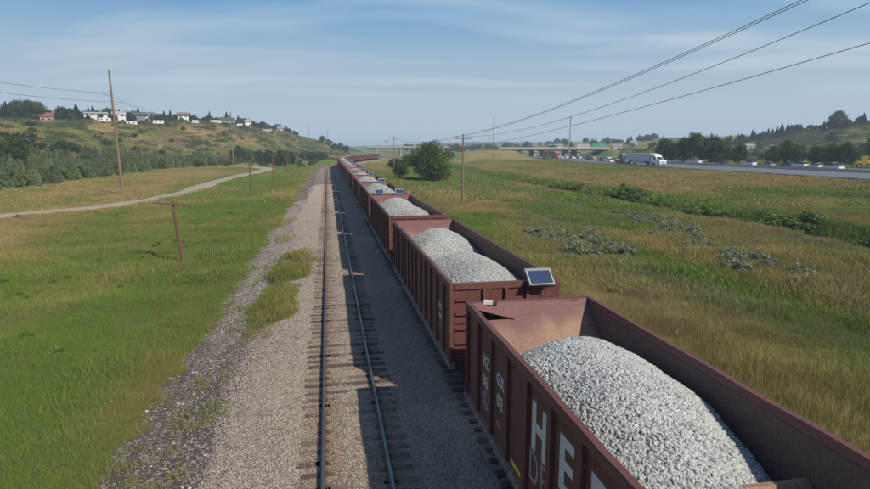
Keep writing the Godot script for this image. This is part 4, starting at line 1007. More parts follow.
func vehicles() -> void:
	M.tail = mat(lin(0.4, 0.02, 0.02), 0.4)
	semi("white semi truck with long grey trailer on the highway", 110.9, 186.0, lin(0.6, 0.61, 0.62), lin(0.46, 0.5, 0.56))
	semi("dark-nosed truck tractor without trailer following a white car", 113.5, 214.0, lin(0.1, 0.12, 0.15), null)
	semi("red truck left of the overpass on the highway", 103.0 + 6.0, 296.0, lin(0.32, 0.06, 0.05), lin(0.25, 0.1, 0.09))
	semi("white semi truck far along the highway left of the mast", 111.0, 440.0, lin(0.7, 0.71, 0.73), lin(0.66, 0.68, 0.7))
	var wht := lin(0.56, 0.57, 0.58); var blk := lin(0.02, 0.02, 0.022); var gry := lin(0.2, 0.21, 0.22); var slv := lin(0.48, 0.49, 0.5)
	motor_car("pickup", "black pickup right behind the truck trailer", 111.0, 208.0, blk, PI)
	motor_car("sedan", "white car just left of the dark-nosed truck", 114.0, 226.0, wht, PI)
	motor_car("suv", "dark car under the left end of the overpass", 118.0, 262.0, blk)
	motor_car("pickup", "dark pickup with white car behind it before the overpass", 121.5, 268.0, gry)
	var q := [["sedan", 113.0, 300.0, wht, "white car first in the queue beside the red truck"], ["suv", 113.5, 312.0, gry, "grey car second in the queue beside the red truck"], ["suv", 117.0, 290.0, slv, "silver car in the queue right of the red truck"], ["sedan", 117.0, 305.0, wht, "white car in the queue behind the silver car"], ["van", 121.0, 318.0, wht, "white van in the queue below the overpass"], ["sedan", 121.0, 299.0, blk, "black car in the queue below the overpass"],
		["suv", 125.0, 284.0, wht, "white car nearest the median before the overpass"], ["sedan", 125.0, 306.0, slv, "silver car nearest the median below the overpass"], ["suv", 135.0, 320.0, blk, "black car beyond the median below the overpass"], ["sedan", 139.0, 296.0, wht, "white car beyond the median before the overpass"], ["pickup", 108.5, 316.0, wht, "white pickup left of the red truck"]]
	for a in q: motor_car(a[0], a[4], a[1], a[2], a[3], PI)
	var extra := [["suv", 117.0, 240.0, gry, "grey car between the black pickup and the queue"], ["sedan", 121.0, 252.0, wht, "white car in the second lane ahead of the queue"], ["sedan", 125.0, 244.0, slv, "silver car close to the barrier behind the truck trailer"], ["van", 117.0, 330.0, wht, "white van far back in the second lane of the queue"], ["suv", 113.0, 330.0, blk, "black car far back behind the grey queue car"], ["sedan", 121.0, 336.0, gry, "grey car last in the queue under the overpass"], ["suv", 133.5, 262.0, wht, "white car across the barrier left of the tree clump"], ["sedan", 137.0, 246.0, gry, "grey car across the barrier beside the tree clump"], ["pickup", 141.0, 280.0, slv, "silver pickup across the barrier farther along"]]
	for a in extra: motor_car(a[0], a[4], a[1], a[2], a[3], PI if a[1] < 130.0 else 0.0)
	motor_car("suv", "silver car in front of the big tree clump behind the truck", 138.0, 214.0, slv)
	motor_car("pickup", "white pickup in front of the big tree clump", 139.0, 203.0, wht)
	motor_car("suv", "dark car beside the orange excavator", 142.0, 192.0, blk)
	motor_car("suv", "white car left of the tree row", 141.5, 177.0, wht)
	motor_car("sedan", "grey car below the tree row, leftmost of four", 141.0, 168.0, gry)
	motor_car("sedan", "black car below the middle of the tree row", 144.0, 163.0, blk)
	motor_car("suv", "white car below the tree row, right of the black one", 144.0, 158.0, wht)
	motor_car("sedan", "silver car below the last tree of the row", 144.5, 153.0, slv)
	motor_car("pickup", "white pickup below the right end of the tree row", 141.0, 143.0, wht)
	# excavator
	var p := on_land(156.5, 216.0)
	var t := thing("excavator", "orange excavator with raised arm before the big tree clump", "excavator", p, 0.9)
	t.scale = Vector3.ONE * 1.25
	var orange := mat(lin(0.5, 0.22, 0.09), 0.5); var boom_paint := mat(lin(0.46, 0.33, 0.2), 0.5)
	for s in [-1.0, 1.0]:
		var tk := Shape.new(); tk.extrude(PackedVector2Array([Vector2(-2, 0.25), Vector2(-1.7, 0), Vector2(1.7, 0), Vector2(2, 0.25), Vector2(2, 0.7), Vector2(1.7, 0.95), Vector2(-1.7, 0.95), Vector2(-2, 0.7)]), s * 1.2 - 0.3, s * 1.2 + 0.3); part("crawler_track", tk.mesh(), M.tyre, t)
	part("house_body", box_mesh(Vector3(-1.4, 1.0, -1.4), Vector3(1.4, 2.3, 2.2)), orange, t)
	var cb := part("cab", box_mesh(Vector3(-1.4, 2.303, -1.4), Vector3(-0.3, 3.3, 0.3)), orange, t)
	part("window", box_mesh(Vector3(-1.43, 2.5, -1.2), Vector3(-1.403, 3.1, 0.1)), M.glass, cb)
	var bo := Shape.new(); bo.beam(Vector3(0.3, 2.0, -1.2), Vector3(0.3, 5.4, -3.0), 0.4, 0.6, Vector3.RIGHT); bo.beam(Vector3(0.3, 5.4, -3.0), Vector3(0.3, 5.2, -5.2), 0.4, 0.5, Vector3.RIGHT); part("boom", bo.mesh(), boom_paint, t)
	var ar := Shape.new(); ar.beam(Vector3(0.3, 5.6, -5.0), Vector3(0.3, 2.0, -5.8), 0.32, 0.4, Vector3.RIGHT); part("arm", ar.mesh(), boom_paint, t)
	var bu := Shape.new(); bu.extrude(PackedVector2Array([Vector2(-6.3, 1.9), Vector2(-5.4, 2.0), Vector2(-5.0, 1.1), Vector2(-5.6, 0.6), Vector2(-6.2, 0.9)]), -0.3, 0.9); part("bucket", bu.mesh(), M.metal, t)
	# yellow machine at the picture's edge
	p = on_land(161.0, 152.0)
	t = thing("yellow_loader", "bright yellow loader parked beyond the highway at the picture's edge", "loader", p, 0.7)
	part("body", box_mesh(Vector3(-1.0, 0.9, -2.0), Vector3(1.0, 2.2, 1.2)), M.yellow, t)
	var lc := part("cab", box_mesh(Vector3(-0.9, 2.203, -0.8), Vector3(0.9, 3.7, 0.8)), M.yellow, t); part("window", box_mesh(Vector3(-0.7, 2.5, 0.803), Vector3(0.7, 3.4, 0.83)), M.glass, lc)
	var la := Shape.new(); la.beam(Vector3(0, 1.6, 1.2), Vector3(0, 1.0, 3.0), 1.4, 0.3); part("lift_arm", la.mesh(), M.yellow, t)
	part("bucket", box_mesh(Vector3(-1.3, 0.2, 3.0), Vector3(1.3, 1.1, 3.8)), M.metal, t)
	add_wheels(t, [-1.2, 1.1], 1.25, 0.75)

# ------------------------------------------------------------------ trees
func leaf_quad(s: Shape, p: Vector3, r: float, g: RandomNumberGenerator) -> void:
	var b := Basis.from_euler(Vector3(g.randf() * TAU, g.randf() * TAU, g.randf() * TAU))
	var a := b.x * r; var c := b.y * r * 0.62
	s.quad(p - a, p + c * 0.9, p + a, p - c)

func broadleaf(sd: int, w: float, h: float, trunk: float, leaves: int, lr: float, col: Color, lobes: int) -> Array:   # [trunk mesh, crown mesh]
	var g := RandomNumberGenerator.new(); g.seed = sd
	var tk := Shape.new(); var cr := Shape.new()
	var base := Vector3(0, -0.3, 0); var fork := Vector3(g.randf_range(-0.2, 0.2), maxf(trunk, 0.5), g.randf_range(-0.2, 0.2))
	tk.tube(base, fork, h * 0.032, h * 0.022, 8)
	var cs := []
	for i in lobes:
		var a := i * 2.4 + g.randf_range(-0.5, 0.5)
		var y := lerpf(0.1, 0.88, (i + 0.5) / lobes) + g.randf_range(-0.06, 0.06)
		var rr := sin(PI * clampf(0.2 + y * 0.8, 0, 1)) * g.randf_range(0.45, 0.85)
		var p := Vector3(cos(a) * w * 0.5 * rr, trunk + (h - trunk) * y, sin(a) * w * 0.5 * rr)
		var r := g.randf_range(0.13, 0.27) * minf(w, (h - trunk) * 1.4) * lerpf(1.1, 0.8, y)
		cs.append([p, r, g.randf_range(0.8, 1.3), g.randf_range(0.9, 1.2)])
		tk.tube(fork, fork.lerp(p, 0.55) + Vector3(0, -0.1 * r, 0), h * 0.014, h * 0.009, 5, false); tk.tube(fork.lerp(p, 0.55) + Vector3(0, -0.1 * r, 0), p, h * 0.009, h * 0.004, 5, false)
	cs.append([Vector3(0, trunk + (h - trunk) * 0.45, 0), minf(w, h - trunk) * 0.27, 0.9, 1.0])
	var total := 0.0
	for q in cs: total += q[1] * q[1]
	for q in cs:
		for k in int(leaves * q[1] * q[1] / total):
			var d := Vector3(g.randfn(), g.randfn(), g.randfn()).normalized()
			var far := pow(g.randf(), 0.4) * g.randf_range(0.8, 1.08)
			if g.randf() < 0.07: far *= g.randf_range(1.1, 1.4)
			var p: Vector3 = q[0] + d * q[1] * far * Vector3(1.0, 0.8, 1.0)
			if p.y < 0.1: p.y = 0.1 + g.randf() * 0.3 * minf(1.0, h * 0.2)
			var f: float = g.randf_range(0.65, 1.3) * q[2]
			cr.tint = Color(col.r * f * g.randf_range(0.85, 1.15) * q[3], col.g * f, col.b * f)
			leaf_quad(cr, p, lr * g.randf_range(0.6, 1.4), g)
	return [tk.mesh(), cr.mesh(true)]

func conifer(sd: int, h: float, w: float, n: int, col: Color) -> Array:
	var g := RandomNumberGenerator.new(); g.seed = sd
	var tk := Shape.new(); var cr := Shape.new()
	tk.tube(Vector3(0, -0.3, 0), Vector3(0, h * 0.94, 0), h * 0.022, h * 0.004, 6, false)
	for k in n:
		var y := pow(g.randf(), 1.25) * 0.97
		var r := w * 0.5 * (1.0 - y) * g.randf_range(0.75, 1.12) + 0.03 * w
		var a := g.randf() * TAU
		var d := Vector3(cos(a), 0, sin(a)); var s := Vector3(-d.z, 0, d.x)
		var y0 := 0.06 * h + y * h * 0.94
		var tip := d * r + Vector3(0, y0 - r * 0.28, 0); var root := d * r * g.randf_range(0.05, 0.4) + Vector3(0, y0, 0)
		var wd := r * 0.22 + 0.02 * w
		var f := g.randf_range(0.65, 1.3)
		cr.tint = Color(col.r * f, col.g * f, col.b * f)
		cr.quad(root, root.lerp(tip, 0.6) - s * wd + Vector3(0, -wd * 0.5, 0), tip, root.lerp(tip, 0.6) + s * wd + Vector3(0, -wd * 0.5, 0))
	return [tk.mesh(), cr.mesh(true)]

func plant(called: String, parts: Array, label: String, category: String, group: String, X: float, Z: float, sc: Vector3, turn: float) -> void:
	var t := thing(called, label, category, on_land(X, Z, -0.05), turn, group)
	t.scale = sc
	part("trunk", parts[0], M.bark, t); part("crown", parts[1], M.leaf, t)

func rs(a: float, b: float) -> float: return rng.randf_range(a, b)

func trees() -> void:
	var dark := Color(0.05, 0.08, 0.025); var mid := Color(0.068, 0.1, 0.03); var light := Color(0.085, 0.115, 0.035); var grey := Color(0.10, 0.12, 0.07)
	var kinds := []
	for k in 4: kinds.append(broadleaf(40 + k, 9.6, 9.2, 1.5, 6000, 0.25, [dark, mid, dark, mid][k], 19))
	var shrubs := []
	for k in 3: shrubs.append(broadleaf(60 + k, 4.0, 2.4, 0.2, 1500, 0.14, [mid, light, dark][k], 9))
	var spr := []
	for k in 4: spr.append(conifer(70 + k, 3.0, 1.7, 420, [Color(0.075, 0.105, 0.045), Color(0.09, 0.125, 0.05), Color(0.1, 0.125, 0.065), Color(0.11, 0.14, 0.06)][k]))
	var tall := []
	for k in 3: tall.append(conifer(80 + k, 10.0, [5.2, 6.4, 7.2][k], 1500, [Color(0.03, 0.05, 0.028), Color(0.034, 0.055, 0.03), Color(0.04, 0.06, 0.03)][k]))
	# the round tree beside the train
	plant("round_tree", broadleaf(91, 11.6, 9.9, 0.3, 17000, 0.19, Color(0.075, 0.115, 0.032), 26), "large round dark green tree standing alone beside the train", "tree", "", 26.2, 149.0, Vector3(1, 1, 1), 0.3)
	plant("round_tree", kinds[0], "lower dark tree against the round tree's left flank", "tree", "", 20.4, 166.0, Vector3(0.55, 0.45, 0.55), 1.3)
	# bushes past the curve of the train
	var cb := [[25.0, 215.0, 0.75], [34.0, 240.0, 0.85], [41.0, 262.0, 0.8], [30.0, 262.0, 0.6], [52.0, 300.0, 0.9], [60.0, 330.0, 0.8], [44.0, 330.0, 0.7], [72.0, 345.0, 0.8], [66.0, 400.0, 1.0], [82.0, 430.0, 1.0]]
	for i in cb.size(): plant("bushy_tree", kinds[i % 4], "bushy green tree beyond the round tree where the train curves away", "tree", "trees where the train curves away", cb[i][0], cb[i][1], Vector3(cb[i][2], cb[i][2] * rs(0.5, 0.75), cb[i][2]), rs(0, 6))
	# clump and row beyond the highway
	var cl := [[31.7, 262.0, 0.8, 1.15], [32.4, 268.0, 0.7, 0.9], [33.4, 258.0, 0.95, 1.1], [34.5, 250.0, 1.05, 1.3], [35.6, 252.0, 0.95, 1.2], [36.4, 246.0, 0.75, 0.95], [37.8, 240.0, 0.72, 0.8]]
	var cn := ["first from the truck", "second from the truck", "third from the truck, tall", "fourth from the truck, tallest", "fifth from the truck", "sixth from the truck, smaller", "a little apart at its end"]
	for i in cl.size():
		var p := polar(cl[i][0], cl[i][1]); plant("roadside_tree", kinds[i % 4], "dense dark tree in the clump behind the truck, " + cn[i], "tree", "tree clump behind the truck", p.x, p.y, Vector3(cl[i][2], cl[i][3], cl[i][2]), rs(0, 6))
	for i in 6:
		var p := polar([40.4, 41.3, 42.1, 43.4, 44.5, 45.4][i], [246.0, 240.0, 236.0, 236.0, 230.0, 228.0][i]); plant("roadside_tree", kinds[(i + 1) % 4], "dark tree in the row beyond the highway cars, %s from the clump" % ["first", "second", "third", "fourth", "fifth", "sixth"][i], "tree", "tree row beyond the highway cars", p.x, p.y, Vector3(0.62, rs(0.7, 1.0), 0.62), rs(0, 6))
	for i in 3:
		var p := polar([47.4, 48.6, 50.2][i], 270.0); plant("roadside_tree", kinds[i], "dark tree behind the yellow loader", "tree", "trees behind the yellow loader", p.x, p.y, Vector3(0.8, rs(0.9, 1.2), 0.8), rs(0, 6))
	# ridge on the far side of the highway
	var d := 36.8
	while d < 51.0:
		var p := polar(d, rs(505.0, 550.0))
		if rng.randf() < 0.5: plant("ridge_spruce", tall[rng.randi() % 3], "dark conifer on the skyline of the ridge beyond the highway", "tree", "conifers on the ridge beyond the highway", p.x, p.y, Vector3.ONE * rs(0.65, 1.05), rs(0, 6))
		else: plant("ridge_tree", kinds[rng.randi() % 4], "dark leafy tree on the skyline of the ridge beyond the highway", "tree", "leafy trees on the ridge beyond the highway", p.x, p.y, Vector3.ONE * rs(0.55, 0.85), rs(0, 6))
		d += rs(0.16, 0.42)
	var big := polar(44.6, 512.0); plant("ridge_tree", kinds[1], "largest round tree on the skyline of the ridge beyond the highway", "tree", "leafy trees on the ridge beyond the highway", big.x, big.y, Vector3(1.35, 1.45, 1.35), 1.0)
	for i in 46:
		var p := polar(rs(30.0, 51.0), rs(310.0, 470.0)); plant("slope_shrub", shrubs[i % 3], "dark shrub on the slope of the ridge beyond the highway", "shrub", "shrubs on the slope beyond the highway", p.x, p.y, Vector3.ONE * rs(1.2, 2.6), rs(0, 6))
	# far skyline beyond the overpass
	for i in 74:
		var deg := rs(7.5, 36.0); var p := polar(deg, rs(700.0, 1050.0))
		plant("skyline_tree", kinds[i % 4] if i % 3 else tall[i % 3], "far dark tree on the hazy skyline above the highway", "tree", "trees on the far skyline", p.x, p.y, Vector3(1.3, rs(0.7, 1.15), 1.3), rs(0, 6))
	for i in 22:
		var p := polar(rs(12.0, 33.0), rs(420.0, 640.0)); plant("verge_shrub", shrubs[i % 3], "green shrub on the verge around the overpass", "shrub", "shrubs around the overpass", p.x, p.y, Vector3.ONE * rs(1.0, 2.0), rs(0, 6))
	# trees between the houses on the left ridge
	d = -28.5
	while d < -2.8:
		var dist := 366.0 + 178.0 * pow(clampf((d + 24.0) / 20.0, 0.0, 1.1), 1.45) + rs(-8.0, 40.0)
		var p := polar(d, dist)
		if rng.randf() < 0.24: plant("ridge_conifer", tall[rng.randi() % 3], "dark conifer between the houses on the ridge", "tree", "conifers between the ridge houses", p.x, p.y, Vector3.ONE * rs(0.7, 1.0), rs(0, 6))
		else:
			var s := rs(0.6, 1.05) if d > -23.0 else rs(0.95, 1.35)
			if d > -12.0: s *= 0.75
			plant("garden_tree", kinds[rng.randi() % 4], "leafy tree between the houses on the ridge", "tree", "leafy trees between the ridge houses", p.x, p.y, Vector3(s, s * rs(0.75, 1.05), s), rs(0, 6))
		d += rs(0.16, 0.36) if d < -21.0 else rs(0.16, 0.5)
	for i in 20:
		var dg := -22.0 + i * 0.95 + rs(-0.3, 0.3); var p := polar(dg, 352.0 + 178.0 * pow(clampf((dg + 24.0) / 20.0, 0.0, 1.1), 1.45) + rs(-6.0, 6.0))
		plant("yard_tree", kinds[i % 4], "small leafy tree in front of the ridge houses", "tree", "small trees before the ridge houses", p.x, p.y, Vector3(0.42, rs(0.35, 0.6), 0.42), rs(0, 6))
	plant("tall_conifer", tall[2], "tall dark conifer left of the large white house", "tree", "", polar(-20.7, 372.0).x, polar(-20.7, 372.0).y, Vector3(1.1, 0.95, 1.1), 0.4)
	# planted saplings below the ridge
	var more := []; var more_tint := PackedColorArray()
	for i in 1500:
		var Z := rs(112.0, 320.0)
		var f := rng.randf()
		var X := hill_base(Z) + 3.0 - f * lerpf(52.0, 26.0, clampf((Z - 120.0) / 190.0, 0.0, 1.0)) + cxo(Z) + n_mid.get_noise_2d(Z, f * 30.0) * 6.0
		var s := rs(0.5, 1.75)
		if i < 285: plant("young_spruce", spr[i % 4], "young spruce in the planted band at the foot of the hill", "tree", "planted young spruces", X, Z, Vector3(s * 1.2, s * 1.1, s * 1.2), rs(0, 6))
		else: more.append(Transform3D(Basis(Vector3.UP, rs(0, 6)).scaled(Vector3(s * 1.2, s, s * 1.2)), on_land(X, Z, -0.05))); more_tint.append(Color(1, 1, 1) * rs(0.9, 1.7))
	var band := Node3D.new(); band.name = "spruce_plantation"; add_child(band)
	var half := more.size() / 2
	scatter("spruces", spr[2][1], M.leaf, more.slice(0, half), more_tint.slice(0, half), band)
	var low := []
	for m in more.slice(half): low.append(Transform3D((m as Transform3D).basis.scaled(Vector3(0.45, 0.85, 0.45)), (m as Transform3D).origin))
	scatter("shrubs", shrubs[1][1], M.leaf, low, more_tint.slice(half), band)
	tag(band, "dense mass of young grey-green spruces and shrubs filling the planted band", "saplings", "", "stuff")
	for i in 8:
		var p := polar(-27.6 + i * 0.42, rs(205.0, 250.0)); plant("slope_thicket_tree", kinds[i % 4], "dark leafy tree in the thicket on the hillside at the picture's left edge", "tree", "thicket at the left edge", p.x, p.y, Vector3(0.7, rs(0.55, 0.85), 0.7), rs(0, 6))
	for i in 60:
		var Z := rs(110.0, 330.0)
		var X := hill_base(Z) - rs(0.0, 60.0) + cxo(Z); var s := rs(0.7, 1.5)
		plant("hillside_shrub", shrubs[i % 3], "leafy shrub among the young spruces on the hillside", "shrub", "shrubs among the young spruces", X, Z, Vector3(s * 1.3, s, s * 1.3), rs(0, 6))
	for i in 9:
		var p := polar(-26.5 + i * 0.75, rs(245.0, 275.0)); plant("thicket_tree", kinds[i % 4], "dark low tree in the thicket on the hillside below the ridge", "tree", "thicket on the hillside", p.x, p.y, Vector3(0.6, rs(0.3, 0.5), 0.6), rs(0, 6))
	for i in 14:
		var p := polar(-8.4 + i * 0.37, rs(318.0, 352.0)); plant("slope_tree", kinds[i % 4], "dark green tree in the clump on the slope above the path's bend", "tree", "clump above the path's bend", p.x, p.y, Vector3(0.7, rs(0.45, 0.75), 0.7), rs(0, 6))
	for i in 5:
		var p := polar(-5.4 + i * 0.5, rs(262.0, 290.0)); plant("verge_tree", kinds[i % 4], "upright green tree at the foot of the slope behind the telegraph poles", "tree", "trees behind the telegraph poles", p.x, p.y, Vector3(0.5, rs(0.6, 0.95), 0.5), rs(0, 6))
	for i in 7:
		var p := polar(-2.2 + i * 0.32, rs(350.0, 400.0)); plant("cutting_tree", kinds[i % 4], "green tree on the slope where the tracks curve out of sight", "tree", "trees above the curving tracks", p.x, p.y, Vector3(0.6, rs(0.5, 0.7), 0.6), rs(0, 6))
	for i in 5:
		var p := polar(-0.4 + i * 0.55, rs(560.0, 600.0)); plant("crest_tree", kinds[i % 4], "tree on the crest above the end of the train", "tree", "trees above the end of the train", p.x, p.y, Vector3(0.8, rs(0.7, 0.9), 0.8), rs(0, 6))
	for i in 130:
		var p := polar(rs(-27.0, -1.0), rs(250.0, 470.0)); plant("hill_bush", shrubs[i % 3], "low dark bush scattered on the dry hillside", "shrub", "bushes on the dry hillside", p.x, p.y, Vector3.ONE * rs(0.35, 1.3), rs(0, 6))
	# silvery sagebrush in the meadow
	var sages := [broadleaf(99, 1.5, 0.8, 0.05, 900, 0.045, Color(0.2, 0.215, 0.16), 8), broadleaf(101, 1.3, 0.6, 0.05, 700, 0.04, Color(0.225, 0.215, 0.165), 7), broadleaf(103, 1.9, 0.9, 0.05, 1000, 0.05, Color(0.17, 0.195, 0.13), 9)]
	for i in 120:
		var a := rng.randf()
		var X := lerpf(39.5, 29.5, a) + rng.randfn() * 1.5; var Z := lerpf(70.0, 35.0, a) + rng.randfn() * 2.6
		if i > 84: X = rs(18.0, 27.0); Z = lerpf(44.0, 53.0, rng.randf()) + rng.randfn()
		var s := rs(0.6, 1.35)
		plant("sagebrush", sages[i % 3], "silvery grey sagebrush bush in the meadow between train and ditch", "shrub", "sagebrush in the meadow", X, Z, Vector3(s * 1.2, s * 0.9, s * 1.2), rs(0, 6))
	# lush willows and reeds along the ditch
	var wl := [broadleaf(111, 2.6, 1.5, 0.05, 1500, 0.075, Color(0.12, 0.185, 0.05), 10), broadleaf(112, 3.2, 1.3, 0.05, 1500, 0.08, Color(0.1, 0.155, 0.042), 10), broadleaf(113, 2.2, 1.0, 0.05, 1100, 0.07, Color(0.15, 0.2, 0.06), 8)]
	for i in 240:
		var Z := 30.0 + pow(rng.randf(), 1.3) * 130.0
		var X := 53.4 + rng.randfn() * 0.8 + n_mid.get_noise_2d(Z * 0.5, 4.0) * 2.0; var s := rs(0.45, 1.15) * clampf(1.0 + 1.6 * n_mid.get_noise_2d(Z * 1.2, 9.0), 0.35, 1.5)
		plant("ditch_willow", wl[i % 3], "low bright green willow bush along the drainage ditch", "shrub", "willow bushes along the ditch", X, Z, Vector3(s, s * 0.85, s * 1.3), rs(0, 6))
	var weeds := [broadleaf(121, 0.9, 0.7, 0.03, 900, 0.03, Color(0.12, 0.175, 0.05), 9), broadleaf(122, 1.2, 0.55, 0.03, 900, 0.026, Color(0.17, 0.175, 0.075), 9)]
	for i in 150:
		var r := 26.0 + pow(rng.randf(), 1.4) * 75.0
		var left := i % 2 == 0
		var p := polar(rs(-27.0, -9.0) if left else rs(22.0, 50.0), r)
		var u := track_u(p.x, p.y)
		if (u > -6.2 and u < 9.5) or on_path(p.x, p.y) or u > 47.0: continue
		var s := rs(0.35, 0.95)
		plant("weed_clump", weeds[i % 2], "leafy weed clump in the grass of the field left of the tracks" if left else "leafy weed clump in the meadow right of the train", "plant", "weed clumps left of the tracks" if left else "weed clumps right of the train", p.x, p.y, Vector3(s, s, s), rs(0, 6))

const BED_U := [-3.3, -2.9, -2.3, -1.7, -1.3, -0.9, -0.45, -0.15, 0.2, 0.55, 0.9, 1.1, 1.5, 1.9, 2.3, 2.7, 3.1, 3.6, 4.1, 4.8, 5.5, 6.1, 6.7, 7.3, 7.8, 8.4, 8.9]
const BED_H := [-0.66, -0.44, -0.31, -0.225, -0.19, -0.175, -0.165, -0.165, -0.155, -0.15, -0.155, -0.165, -0.17, -0.19, -0.24, -0.27, -0.24, -0.185, -0.17, -0.165, -0.165, -0.17, -0.2, -0.27, -0.4, -0.66, -0.95]

# ------------------------------------------------------------------ grass and gravel
func tuft(sd: int, blades: int, spread: float, h: float, w: float) -> ArrayMesh:
	var g := RandomNumberGenerator.new(); g.seed = sd
	var s := Shape.new()
	for k in blades:
		var a := g.randf() * TAU; var r := sqrt(g.randf()) * spread
		var p := Vector3(cos(a) * r, -0.03, sin(a) * r)
		var d := Vector3(g.randfn(), 0, g.randfn()) * 0.22
		var hh := h * g.randf_range(0.5, 1.25)
		var sd2 := Vector3(cos(a * 7.0), 0, sin(a * 7.0)) * w * g.randf_range(0.6, 1.3)
		var m := p + Vector3(0, hh * 0.6, 0) + d * hh * 0.5; var t := p + Vector3(0, hh, 0) + d * hh * 1.5
		var f := g.randf_range(0.7, 1.3)
		s.tint = Color(f * g.randf_range(0.9, 1.15), f, f * g.randf_range(0.8, 1.1))
		s.quad(p - sd2, m - sd2 * 0.8, m + sd2 * 0.8, p + sd2)
		s.tri(m - sd2 * 0.8, t, m + sd2 * 0.8)
	return s.mesh(true)

func grass() -> void:
	var sets := [
		{"n": 110000, "r0": 7.0, "r1": 36.0, "m": [tuft(1, 60, 0.36, 0.28, 0.005), tuft(2, 60, 0.36, 0.38, 0.0042)], "name": "verge_grass", "label": "blades of grass and weeds close to the tracks"},
		{"n": 100000, "r0": 33.0, "r1": 92.0, "m": [tuft(3, 64, 0.66, 0.32, 0.011), tuft(4, 64, 0.66, 0.38, 0.0095)], "name": "meadow_grass", "label": "tall meadow grass in the fields on both sides"},
		{"n": 90000, "r0": 88.0, "r1": 300.0, "m": [tuft(5, 44, 1.5, 0.3, 0.04), tuft(6, 44, 1.5, 0.36, 0.035)], "name": "field_grass", "label": "distant grass covering the fields and slopes"},
	]
	for st in sets:
		var holder := Node3D.new(); holder.name = st.name; add_child(holder)
		tag(holder, st.label, "grass", "", "stuff")
		var xf := [[], []]; var tint := [PackedColorArray(), PackedColorArray()]
		var r0: float = st.r0; var r1: float = st.r1
		for k in st.n:
			var r := sqrt(lerpf(r0 * r0, r1 * r1, rng.randf()))
			var p := polar(rs(-34.0, 56.0), r)
			var u := track_u(p.x, p.y)
			if u > -1.3 and u < 8.6: continue
			var isl := island(p.x, p.y)
			if u > -3.2 and u < 0.0 and rng.randf() > isl * (0.45 + 0.9 * n_fine.get_noise_2d(p.x * 0.8, p.y * 0.8)): continue
			if isl > 0.3 and rng.randf() < 0.3: isl = 2.0
			var x2 := p.x - road_shift(p.y)
			if x2 > 102.5 and x2 < 153.0: continue
			if u > -6.6 and u < 10.0:
				var s := soil_share(p.x, p.y)
				if rng.randf() < s * 1.0 - 0.02: continue
			if on_path(p.x, p.y): continue
			var d := clampf(dry(p.x, p.y) + rng.randfn() * 0.16, 0.0, 1.0)
			var c := grass_tint(d if isl < 1.5 else 0.75)
			if rng.randf() < 0.07 + 0.3 * n_mid.get_noise_2d(p.x * 0.7 - 60.0, p.y * 0.7): c = Color(0.2, 0.135, 0.085)
			if u > 14.0 and u < 47.0 and rng.randf() < 0.9 * n_mid.get_noise_2d(p.x * 1.7 - 140.0, p.y * 0.4 + 20.0): c = Color(0.215, 0.18, 0.135)
			var i := 0 if d < 0.5 else 1
			var sc := rs(0.7, 1.3) * clampf(1.0 + 1.1 * n_mid.get_noise_2d(p.x * 2.2 + 77.0, p.y * 2.2), 0.45, 1.7)
			if u > 45.0 and u < 52.0: sc *= 0.6
			if u > -6.6 and u < -3.0: sc *= 0.7
			if u < -9.0: sc *= 0.8 if u > -28.0 else 0.6
			if u > 58.0: sc *= 0.7
			var y := hgt(p.x, p.y)
			if u > -3.3 and u < 0.0: y = bed_y(u)
			xf[i].append(Transform3D(Basis(Vector3.UP, rng.randf() * TAU).scaled(Vector3(sc, sc * rs(0.75, 1.25), sc)), Vector3(p.x, y, -p.y)))
			tint[i].append(c)
		for i in 2: scatter("tufts", st.m[i], M.grass, xf[i], tint[i], holder)

func hill_scrub() -> void:
	var holder := Node3D.new(); holder.name = "hillside_scrub"; add_child(holder); tag(holder, "rough dry grass and low scrub covering the hillsides", "scrub", "", "stuff")
	var ms := [tuft(11, 46, 2.2, 0.5, 0.06), tuft(12, 46, 1.6, 0.9, 0.07)]
	var xf := [[], []]; var tint := [PackedColorArray(), PackedColorArray()]
	for k in 46000:
		var p := polar(rs(-30.0, 3.0), sqrt(lerpf(230.0 * 230.0, 640.0 * 640.0, rng.randf()))) if k % 3 else polar(rs(28.0, 56.0), sqrt(lerpf(300.0 * 300.0, 560.0 * 560.0, rng.randf())))
		var u := track_u(p.x, p.y)
		if on_path(p.x, p.y) or (u > hill_base(p.y) and u < 160.0): continue
		var c := ground_color(p.x, p.y)
		var patch := n_mid.get_noise_2d(p.x * 0.8, p.y * 0.8)
		var f := rs(0.7, 1.15)
		var i := 0
		if patch + rng.randfn() * 0.15 > 0.16: c = Color(0.085, 0.105, 0.042); i = 1
		elif rng.randf() < 0.2: c = Color(0.25, 0.19, 0.11)
		xf[i].append(Transform3D(Basis(Vector3.UP, rng.randf() * TAU).scaled(Vector3.ONE * rs(0.6, 1.5)), on_land(p.x, p.y)))
		tint[i].append(Color(c.r * f, c.g * f, c.b * f))
	for i in 2: scatter("tufts", ms[i], M.grass, xf[i], tint[i], holder)

func on_path(X: float, Z: float) -> bool:
	if X > -15.0 or X < -72.0: return false
	for i in range(1, PATH.size()):
		var a := Vector2(PATH[i - 1][0], PATH[i - 1][1]); var b := Vector2(PATH[i][0], PATH[i][1])
		if Z < a.y - 4.0 or Z > b.y + 4.0: continue
		var q := Geometry2D.get_closest_point_to_segment(Vector2(X, Z), a, b)
		if q.distance_squared_to(Vector2(X, Z)) < (6.5 if Z < 170.0 else 18.0): return true
	return false

const PATH := [[-62.0, 55.0], [-46.0, 72.0], [-36.0, 86.0], [-30.0, 98.0], [-27.2, 114.0], [-26.8, 133.0], [-26.3, 158.0], [-25.2, 183.0], [-22.8, 210.0], [-22.0, 228.0], [-25.0, 243.0], [-32.0, 258.0], [-42.0, 277.0], [-54.0, 300.0], [-64.0, 320.0]]

